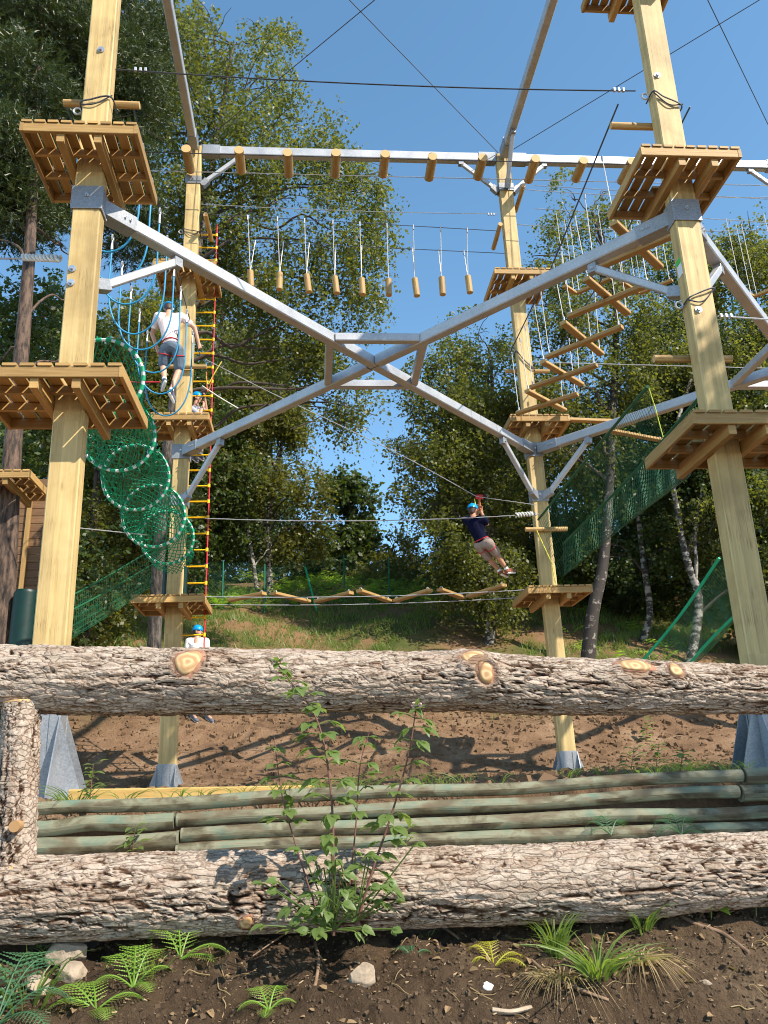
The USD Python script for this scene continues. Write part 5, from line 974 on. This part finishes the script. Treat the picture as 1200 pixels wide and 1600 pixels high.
tree('birch_tree', 'birch with a stout dark trunk behind the crossed planks', 'tree', f1, [pb(*b[:4], rz=b[4]) for b in B6], 'birchleaf', 52000, .095, 81, 'oldbirch', r0=.21, lr=.06, droop=.6, gap=.515, gscale=1.05, twigL=.6)
g1 = [onground(1015, 15.2), atY(1015, 960, 15.2), atY(1003, 860, 15.3), atY(990, 700, 15.5), atY(1000, 520, 15.8), atY(1050, 430, 16)]
B7 = [(1060, 420, 16, 1.0, 1.0), (1040, 520, 16, 1.3, 1.0), (1010, 640, 15.6, 1.2, 1.0), (1080, 620, 15.6, 1.3, 1.1), (1000, 760, 15.2, 1.3, 1.0), (1070, 740, 15.2, 1.3, 1.0), (940, 760, 15.2, 1.2, .9), (960, 850, 15, 1.2, .8), (1050, 850, 15, 1.3, .8)]
tree('birch_tree', 'slim birch with a white-flecked trunk seen through the green net bridge', 'tree', g1, [pb(*b[:4], rz=b[4]) for b in B7], 'darkleaf', 42000, .115, 91, 'birchbark', r0=.12, lr=.04, droop=.5, gap=.48, twigL=.6)
h1 = [onground(1092, 13.5), atY(1092, 945, 13.5), atY(1075, 880, 13.5), atY(1062, 820, 13.6), atY(1050, 700, 13.8), atY(1090, 560, 14), atY(1130, 420, 14.2)]
xh = Geo(True).tube(curve([atY(1086, 925, 13.5), atY(1088, 880, 13.4), atY(1086, 830, 13.5), atY(1098, 760, 13.6)], 6), np.linspace(.06, .035, 19), 8)
B8 = [(1120, 390, 14, 1.0, .9), (1180, 360, 14, .9, .6), (1170, 440, 13.8, 1.2, .9), (1100, 480, 14, 1.1, .9), (1210, 520, 13.8, 1.3, 1.0), (1140, 560, 13.8, 1.3, 1.0), (1190, 660, 13.6, 1.3, 1.0), (1120, 700, 13.6, 1.2, 1.0), (1200, 800, 13.4, 1.3, 1.0), (1240, 400, 14, 1.0, .7), (1130, 810, 13.4, 1.1, .8), (1200, 900, 13.4, 1.2, .7)]
tree('birch_tree', 'crooked birch with twin white-spotted trunks at the right', 'tree', h1, [pb(*b[:4], rz=b[4]) for b in B8], 'birchleaf', 58000, .10, 101, 'birchbark', r0=.13, lr=.045, extra=[xh], droop=.55, gap=.47, twigL=.6)
# more trees of the wood behind, each a copy of one of three kinds
def proto(name, seed, leaf, tm, tall, label):
    rg = np.random.RandomState(seed); bl = [(V(rg.uniform(-1, 1) * 2.0 * math.sin(math.pi * (.12 + .8 * f)), rg.uniform(-1, 1) * 2.0 * math.sin(math.pi * (.12 + .8 * f)), 1.0 + tall * f), np.array([1.35, 1.35, 1.05]) * (1.2 - .55 * f)) for f in np.linspace(0, 1, 15)]
    return tree(name, label, 'tree', [V(0, 0, -.4), V(.1, 0, tall * .4), V(0, .1, tall * .8), V(0, 0, tall)], bl, leaf, 30000, .16, seed, tm, 'trees of the wood behind', r0=.2, droop=.35, gap=.38, gscale=.6, twigL=.8)
WL = 'leafy tree standing deep in the wood behind the green fence'
spots = [(-60, 24, 1.2), (70, 26, 1.25), (170, 25, 1.1), (250, 27, 1.15), (330, 30, 1.15), (425, 31, .5), (250, 22, .7), (735, 29, .5), (780, 27, .85), (850, 27, .6), (930, 26, .55), (1020, 24, .6), (1110, 21, .8), (1200, 20, .85), (1290, 22, 1.1), (30, 18, .95), (120, 15.5, .72), (1180, 17.5, .75), (1050, 18.5, .6), (970, 19.5, .6), (860, 20, .55), (-40, 12, .9), (180, 20, .9), (290, 21, .85), (1260, 14, .8), (140, 22, .9), (390, 27, .72), (740, 22, .55), (800, 19, .55)]
protos = []
for i, (px, Y, sc) in enumerate(spots):
    p = onground(px, Y, -.2); k = i % 3
    if len(protos) < 3:
        pr_ = proto('wood_tree', 300 + i, ('darkleaf', 'birchleaf2', 'darkleaf')[i], 'darkbark', (11.5, 12.5, 10.5)[i], WL); protos.append(pr_)
        pr_.prim.GetAttribute('xformOp:translate').Set(Gf.Vec3d(*map(float, p + V(0, 0, -.4)))); continue
    copy(protos[k], p, WL, 'trees of the wood behind', 'wood_tree', rotz=i * 1.7, scale=sc)
# the tree out of the picture at the right whose crown dapples the right post, platform and poles with shade
o = V(13.9, -8.2, terrain(13.9, -8.2) - .3); rq = np.random.RandomState(9)
ob = [(o + V(rq.uniform(-1.8, 1.8), rq.uniform(-2.6, 2.8), 9.6 + k * .24), np.array([1.25, 1.25, .8])) for k in range(24)]
tree('birch_tree', 'leafy birch just outside the right edge of the photo, shading the right post', 'tree', [o, o + V(.1, 0, 6), o + V(0, .2, 12), o + V(0, 0, 15.5)], ob, 'birchleaf', 30000, .15, 211, 'birchbark', r0=.2, droop=.5, gap=.46, twigL=.7)
# bracken and undergrowth along the fence and in the wood
n = 1500; rg = np.random.RandomState(77); V_, F_, c0 = [], [], 0
X = rg.uniform(-16, 24, n); Y = np.where(rg.rand(n) < .6, rg.uniform(20.2, 23.0, n), rg.uniform(12, 30, n)); keep = (Y > 20) | (np.abs(X - 3) > 7.0) ; X, Y = X[keep], Y[keep]
for x, y in zip(X, Y):
    z = terrain(x, y); H = rg.uniform(.35, .8)
    for k in range(5):
        a = rg.uniform(0, 6.28); dx, dy = math.cos(a), math.sin(a); L = H * rg.uniform(.7, 1.2); m = 7; u = np.linspace(0, 1, m); C = np.stack([x + dx * L * u * .9, y + dy * L * u * .9, z + L * (1.25 * u - .85 * u ** 2)], 1); w = (L * .22 * np.sin(np.pi * (u * .85 + .12)))
        s = np.array([-dy, dx, 0])
        for i in range(m - 1):
            for sg in (-1, 1): V_.append(np.array([C[i], C[i] + s * sg * w[i] + (C[i + 1] - C[i]) * .9 - UP * .05 * L, C[i] * .45 + C[i + 1] * .55])); F_.append([c0, c0 + 1, c0 + 2]); c0 += 3
tag(part(None, 'undergrowth', (np.vstack(V_), np.array(F_)), M['fern'], smooth=False, kind='stuff'), 'bracken along the green fence and under the trees', 'undergrowth', kind='stuff')
# ------------------------------------------------------------------ green fence on the hill
t = thing('wire_fence', 'green chain link fence with thin posts along the top of the bank', 'fence', V(2, 20.2, 6))
fx = [atY(px, 950, 20.2)[0] for px in (255, 347, 413, 539, 610, 682, 730, 800)]
for x in fx: z = terrain(x, 20.2); part(t, 'post', Geo(True).tube([V(x, 20.2, z - .2), V(x, 20.2, z + 1.75)], .03, 8), M['fencegreen'], smooth=True)
a = V(atY(495, 968, 19.6)[0], 19.6, 0); a[2] = terrain(a[0], 19.6); b = V(atY(477, 905, 20.1)[0], 20.1, a[2] + 1.7); part(t, 'brace_post', Geo(True).tube([a, b], .035, 8), M['greenweb2'], smooth=True)
g = Geo(True)
for x0 in np.arange(fx[0], fx[-1], .11):
    for sg in (-1, 1):
        x1 = x0 + sg * 1.6
        if fx[0] <= x1 <= fx[-1]: g.tube([V(x0, 20.2, terrain(x0, 20.2) + .03), V(x1, 20.2, terrain(x1, 20.2) + 1.63)], .0035, 3, cap=False)
for zz_ in (.05, .85, 1.65): g.tube([V(x, 20.2, terrain(x, 20.2) + zz_) for x in np.linspace(fx[0], fx[-1], 40)], .005, 3, cap=False)
part(t, 'mesh_wire', g, M['fencegreen'], smooth=True, kind='stuff')
# ------------------------------------------------------------------ things at the edges of the wood
c = atY(883, 968, 27); z = terrain(c[0], 27); t = thing('shed', 'small white walled shed half hidden behind the stout dark trunk', 'shed', V(c[0], 27, z))
part(t, 'wall', Geo().box(V(c[0], 27, z + 1.2), 3.2, 2.4, 2.6, .02), M['white']); part(t, 'roof', Geo().bar(V(c[0] - 1.8, 27, z + 2.6), V(c[0] + 1.8, 27, z + 2.6), 2.8, .14, UP, .02), M['tin'])
part(t, 'door', Geo().box(V(c[0] - .7, 25.79, z + 1.0), .85, .03, 1.95), M['tin']); part(t, 'window', Geo().box(V(c[0] + .6, 25.79, z + 1.5), .8, .03, .7), M['darkcloth'])
c = atY(45, 880, 8.2); z0 = terrain(c[0], 8.2); t = thing('timber_hut', 'dark boarded hut wall half hidden between the pine and the bolted post', 'hut', V(c[0], 8.2, z0))
zt = atY(45, 745, 8.2)[2]; nb = int((zt - z0) / .16)
for k in range(nb): part(t, 'board', Geo().bar(V(c[0] - .85, 8.2, z0 + .08 + k * .16), V(c[0] + .42, 8.2, z0 + .08 + k * .16), .03, .15, UP, .004), M['hut'])
for dx in (-.78, -.08, .36): part(t, 'corner_post', Geo().bar(V(c[0] + dx, 8.15, z0), V(c[0] + dx, 8.15, zt + .03), .09, .06, V(0, 1, 0), .006), M['deck'])
c = atY(26, 960, 5.55); tt = thing('crash_mat', 'green padded crash mat wrapped round the foot of the pine', 'crash mat', V(c[0], 5.9, .1))
zt = atY(26, 912, 5.4)[2]; part(tt, 'padding', Geo(True).tube([V(c[0], 5.9, .1), V(c[0], 5.9, .8), V(c[0], 5.9, zt - .06), V(c[0], 5.9, zt)], [.19, .20, .20, .17], 24), M['mat_green'], smooth=40) if False else part(tt, 'padding', v0f(Geo(True).tube([V(c[0], 5.9, .1), V(c[0], 5.9, .8), V(c[0], 5.9, zt - .06), V(c[0], 5.9, zt)], [.19, .20, .20, .17], 24)), M['mat_green'], smooth=40)
c = pz('BL', 3.9); t = thing('crash_mat', 'dark green pad round the rear left post above its lowest platform', 'crash mat', c - V(0, 0, .45)); g = Geo().bar(V(c[0] - .02, c[1] + .03, 3.43), V(c[0] - .02, c[1] + .03, 4.05), .44, .22, V(0, 1, 0), .05); part(t, 'padding', g, M['mat_green'])
# ------------------------------------------------------------------ people
def ball(p, r): return mf.Manifold.sphere(float(r), 14).translate([float(x) for x in p])
def bones(segs, edge=.022, smooth=6):
    """one continuous surface over tapering bones (a, ra, b, rb)"""
    ms = [mf.Manifold.batch_hull([ball(a, ra), ball(b, rb)]) for a, ra, b, rb in segs]; m = mf.Manifold.batch_boolean(ms, mf.OpType.Add).refine_to_length(edge).to_mesh(); tm = trimesh.Trimesh(m.vert_properties[:, :3], m.tri_verts, process=True)
    trimesh.smoothing.filter_taubin(tm, iterations=smooth); return tm
def hullof(pts): return mf.Manifold.batch_hull([ball(p, r) for p, r in pts])
def mesh_of(ms, edge=.02, it=4):
    m = mf.Manifold.batch_boolean(ms, mf.OpType.Add).refine_to_length(edge).to_mesh(); tm = trimesh.Trimesh(m.vert_properties[:, :3], m.tri_verts, process=True); trimesh.smoothing.filter_taubin(tm, iterations=it); return tm
def person(label, J, face, shirt, shorts, skin='skin', shoes='shoe', grip=None, scale=1.0):
    """J: joints in the world; face: the direction the face looks"""
    k = scale; t = thing('person', label, 'person', J['pelvis']); f = unit(face); up = unit(J['head'] - J['neck']); f = unit(f - up * (f @ up)); s = np.cross(f, up); h = J['head']
    segs = []
    spine = [(J['pelvis'], .125 * k), (J['waist'], .115 * k), (J['chest'], .135 * k), ((J['shL'] + J['shR']) / 2 * .6 + J['neck'] * .4, .085 * k), (J['neck'], .055 * k), (h - up * .07 * k, .056 * k)]
    for (a, ra), (b, rb) in zip(spine, spine[1:]): segs.append((a, ra, b, rb))
    for q in 'LR':
        segs += [(J['chest'], .10 * k, J['sh' + q], .062 * k), (J['neck'], .05 * k, J['sh' + q], .055 * k), (J['sh' + q], .056 * k, J['el' + q], .042 * k), (J['el' + q], .041 * k, J['wr' + q], .028 * k), (J['pelvis'], .11 * k, J['hip' + q], .095 * k), (J['hip' + q], .092 * k, J['kn' + q], .062 * k),
                 (J['kn' + q], .058 * k, J['kn' + q] * .62 + J['an' + q] * .38, .056 * k), (J['kn' + q] * .62 + J['an' + q] * .38, .056 * k, J['an' + q], .036 * k), (J['an' + q], .036 * k, J['an' + q] * .3 + J['toe' + q] * .7, .034 * k)]
        d = unit(J['wr' + q] - J['el' + q]); g_ = unit(grip[q] - J['wr' + q]) if grip and q in grip else d; sd = unit(np.cross(g_, f + V(.1, .2, .3))); pn = np.cross(g_, sd); w = J['wr' + q]; pal = w + g_ * .085 * k
        segs += [(w, .027 * k, pal + sd * .022 * k, .016 * k), (w, .027 * k, pal - sd * .022 * k, .016 * k)]
        for i, fl in enumerate((.062, .074, .07, .055)):
            b0 = pal + sd * (.03 - .02 * i) * k; b1 = b0 + (g_ * .75 + pn * .5) * fl * .55 * k; b2 = b1 + (g_ * .1 + pn) * fl * .5 * k; segs += [(b0, .0105 * k, b1, .0095 * k), (b1, .0095 * k, b2, .008 * k)]
        b0 = w + g_ * .03 * k + sd * .03 * k; segs += [(b0, .012 * k, b0 + (sd * .7 + g_ * .6 + pn * .3) * .04 * k, .011 * k), (b0 + (sd * .7 + g_ * .6 + pn * .3) * .04 * k, .011 * k, b0 + (sd * .5 + g_ * .9 + pn * .8) * .06 * k, .009 * k)]
    # the head with jaw, nose, brow and ears
    segs += [(h + up * .035 * k - f * .018 * k, .082 * k, h - up * .01 * k + f * .012 * k, .076 * k), (h - up * .01 * k + f * .02 * k, .068 * k, h - up * .088 * k + f * .058 * k, .034 * k), (h + up * .005 * k + f * .088 * k, .010 * k, h - up * .032 * k + f * .108 * k, .014 * k), (h - up * .065 * k + f * .082 * k - s * .016 * k, .010 * k, h - up * .065 * k + f * .082 * k + s * .016 * k, .010 * k)]
    for sg in (-1, 1): segs.append((h + s * sg * .082 * k + up * .012 * k, .013 * k, h + s * sg * .080 * k - up * .032 * k, .010 * k))
    part(t, 'body', bones(segs), M[skin], smooth=True)
    for sg in (-1, 1):
        e = trimesh.creation.icosphere(2, .0125 * k); part(t, 'eye', (e.vertices + h + up * .008 * k + f * .083 * k + s * sg * .031 * k, e.faces), M['white'], smooth=True)
        e = trimesh.creation.icosphere(1, .0065 * k); part(t, 'pupil', (e.vertices + h + up * .008 * k + f * .0925 * k + s * sg * .031 * k, e.faces), M['hair'], smooth=True)
    part(t, 'hair', mesh_of([hullof([(h + up * .02 * k - f * .035 * k, .082 * k), (h - up * .055 * k - f * .045 * k, .058 * k)])], .03, 2), M['hair'], smooth=True)
    dome = hullof([(h + up * .055 * k - f * .012 * k, .108 * k), (h + up * .045 * k + f * .012 * k, .104 * k), (h + up * .02 * k - f * .04 * k, .098 * k)]); cut = mf.Manifold.cube([.6, .6, .6], True).translate([0, 0, -.3])
    A_ = np.eye(4)[:3]; A_[:, 0], A_[:, 1], A_[:, 2] = s, f, unit(up + f * -.15); A_[:, 3] = h + up * .022 * k; cut = cut.transform(A_.tolist()) if not hasattr(np, 'zzz') else cut
    hel = part(t, 'helmet', mesh_of([dome - cut], .02, 2), M['helmet'], smooth=50)
    for sg in (-1, 1): part(t, 'chin_strap', Geo(True).tube([h + s * sg * .088 * k + up * .03 * k, h + s * sg * .078 * k - up * .04 * k, h - up * .118 * k + f * .04 * k], .006, 5), M['darkcloth'], smooth=True)
    i_ = .017 * k
    sh = [hullof([(J['waist'] * .45 + J['pelvis'] * .55, .125 * k + i_), (J['waist'], .118 * k + i_)]), hullof([(J['waist'], .118 * k + i_), (J['chest'], .137 * k + i_)])]
    for q in 'LR':
        m_ = J['sh' + q] * .42 + J['el' + q] * .58; sh += [hullof([(J['chest'], .11 * k + i_), (J['sh' + q], .062 * k + i_), (J['neck'] * .75 + J['chest'] * .25, .055 * k + i_)]), hullof([(J['sh' + q], .060 * k + i_), (m_, .050 * k + i_ * 1.1)]), hullof([(J['waist'], .09 * k + i_), (J['sh' + q] * .6 + J['chest'] * .4, .075 * k + i_)])]
    part(t, 'shirt', mesh_of(sh), M[shirt], smooth=True)
    so_ = []
    for q in 'LR': m_ = J['hip' + q] * .12 + J['kn' + q] * .88; so_ += [hullof([(J['pelvis'], .118 * k + i_), (J['hip' + q], .098 * k + i_)]), hullof([(J['hip' + q], .096 * k + i_), (m_, .070 * k + i_ * 1.4)])]
    part(t, 'shorts', mesh_of(so_), M[shorts], smooth=True)
    hn = Geo(True); ax_ = unit(J['waist'] - J['pelvis']); hn.ring(J['pelvis'] * .55 + J['waist'] * .45, ax_, .146 * k, .012 * k, 24, 6)
    for q in 'LR': hn.ring(J['hip' + q] * .66 + J['kn' + q] * .34, unit(J['kn' + q] - J['hip' + q]), .106 * k, .011 * k, 20, 6)
    part(t, 'harness', hn, M['harness_red'], smooth=True)
    for q in 'LR':
        an, to = J['an' + q], J['toe' + q]; d = unit(to - an); lg = unit(an - J['kn' + q]); heel = an + lg * .045 * k - d * .03 * k; tp = to + lg * .03 * k
        part(t, 'shoe', mesh_of([hullof([(heel, .042 * k), (an, .045 * k), (tp, .036 * k)]), hullof([(heel, .042 * k), (tp, .038 * k), (tp - d * .06 * k, .043 * k)])], .02, 2), M[shoes], smooth=True)
        part(t, 'sole', mesh_of([hullof([(heel + lg * .028 * k, .032 * k), (tp + lg * .022 * k, .028 * k), (tp - d * .08 * k + lg * .024 * k, .034 * k)])], .03, 1), M['sole'], smooth=True)
        part(t, 'sock', Geo(True).tube([an - lg * .05 * k, an + lg * .01 * k], [.044 * k, .044 * k], 12), M['white'], smooth=True)
    return t
def jt(Y, **kw): return {n: atY(p[0], p[1], Y + (p[2] if len(p) > 2 else 0)) for n, p in kw.items()}
# the climber in the pale shirt, seen from behind
J = jt(5.35, head=(264, 483, .24), neck=(264, 492, .14), chest=(262, 508, .08), waist=(265, 529, 0), pelvis=(267, 541, -.02), shL=(247, 494, .10), shR=(284, 495, .10), elL=(238, 522, .22), wrL=(246, 547, .28), elR=(304, 512, .18), wrR=(311, 538, .26), hipL=(259, 546, 0), hipR=(277, 547, 0), knL=(255, 571, .10), knR=(280, 577, .12), anL=(257, 594, -.02), anR=(267, 611, .0), toeL=(253, 607, .12), toeR=(273, 625, .14))
person('person in pale pink tee and denim shorts climbing away through the blue rope loops', J, V(.0, .75, -.65), 'pinktee', 'denim', 'skin', 'shoe', {'L': atY(250, 556, 5.6), 'R': atY(314, 549, 5.6)}, 1.0)
# the zip line rider
J = jt(7.0, head=(739, 798, .05), neck=(739, 808, .02), chest=(741, 820, 0), waist=(749, 837, 0), pelvis=(754, 848, .02), shL=(728, 812, .08), shR=(756, 812, -.12), elL=(742, 812, .30), wrL=(748, 797, .25), elR=(761, 819, -.05), wrR=(752, 800, .05), hipL=(749, 852, .06), hipR=(763, 849, -.06), knL=(764, 872, .22), knR=(776, 866, .12), anL=(781, 893, .26), anR=(792, 890, .16), toeL=(790, 898, .34), toeR=(802, 891, .26))
person('person in navy tee and grey shorts hanging from the zip line, leaning back', J, V(.5, .75, .25), 'navytee', 'greyshorts', 'tan', 'redshoe', {'L': atY(749, 788, 7.2), 'R': atY(751, 790, 7.05)}, .96)
t = thing('zip_trolley', 'orange strap and trolley between the zip line and the rider in navy', 'trolley', atY(749, 778, 7.02)); a, b = atY(749, 778, 7.02), atY(750, 796, 7.04)
part(t, 'pulley', Geo().bar(a - V(.07, 0, -.02), a + V(.07, 0, .02), .05, .09, UP, .02), M['red']); part(t, 'strap', Geo(True).tube([a, b], .022, 7), M['orange'], smooth=True); part(t, 'handle', Geo(True).tube([b - V(.06, .0, 0), b + V(.06, .06, 0)], .018, 8), M['orange'], smooth=True)
part(t, 'lanyard', Geo(True).tube([a - V(.1, 0, .02), atY(744, 794, 6.98)], .010, 5), M['yellowrope'], smooth=True)
# the climber on the rope ladder
J = jt(7.78, head=(308, 622, 0), neck=(306, 634, .0), chest=(306, 648, .0), waist=(305, 664), pelvis=(305, 676), shL=(300, 640, -.12), shR=(309, 640, .14), elL=(312, 648, -.18), wrL=(318, 634, -.16), elR=(322, 640, .18), wrR=(320, 622, .06), hipL=(303, 680, -.09), hipR=(308, 680, .09), knL=(306, 697, -.12), knR=(316, 696, .1), anL=(304, 713, -.05), anR=(313, 711, .08), toeL=(309, 718, -.1), toeR=(318, 716, .06))
person('person in grey tee and blue helmet climbing the rope ladder behind the platform', J, V(.9, -.25, .1), 'greytee', 'darkcloth', 'skin', 'shoe', {'L': atY(319, 628, 7.65), 'R': atY(321, 614, 7.75)}, .92)
# the person on the ground behind the ladder
fp = ground_at(314, 1124); Yg = fp[1]
J = jt(Yg, head=(309, 987), neck=(308, 997), chest=(308, 1013), waist=(309, 1040), pelvis=(310, 1052), shL=(295, 1002, .05), shR=(322, 1002, -.05), elL=(291, 1032), wrL=(296, 1054, -.1), elR=(325, 1032), wrR=(322, 1054, -.1), hipL=(303, 1056), hipR=(317, 1056), knL=(301, 1088, -.03), knR=(320, 1088, -.03), anL=(300, 1116), anR=(323, 1117), toeL=(308, 1124, -.12), toeR=(332, 1125, -.12))
person('person in white tee and blue helmet standing on the earth behind the rope ladder', J, V(.92, -.3, -.1), 'whitetee', 'denim', 'skin', 'shoe', None, 1.0)
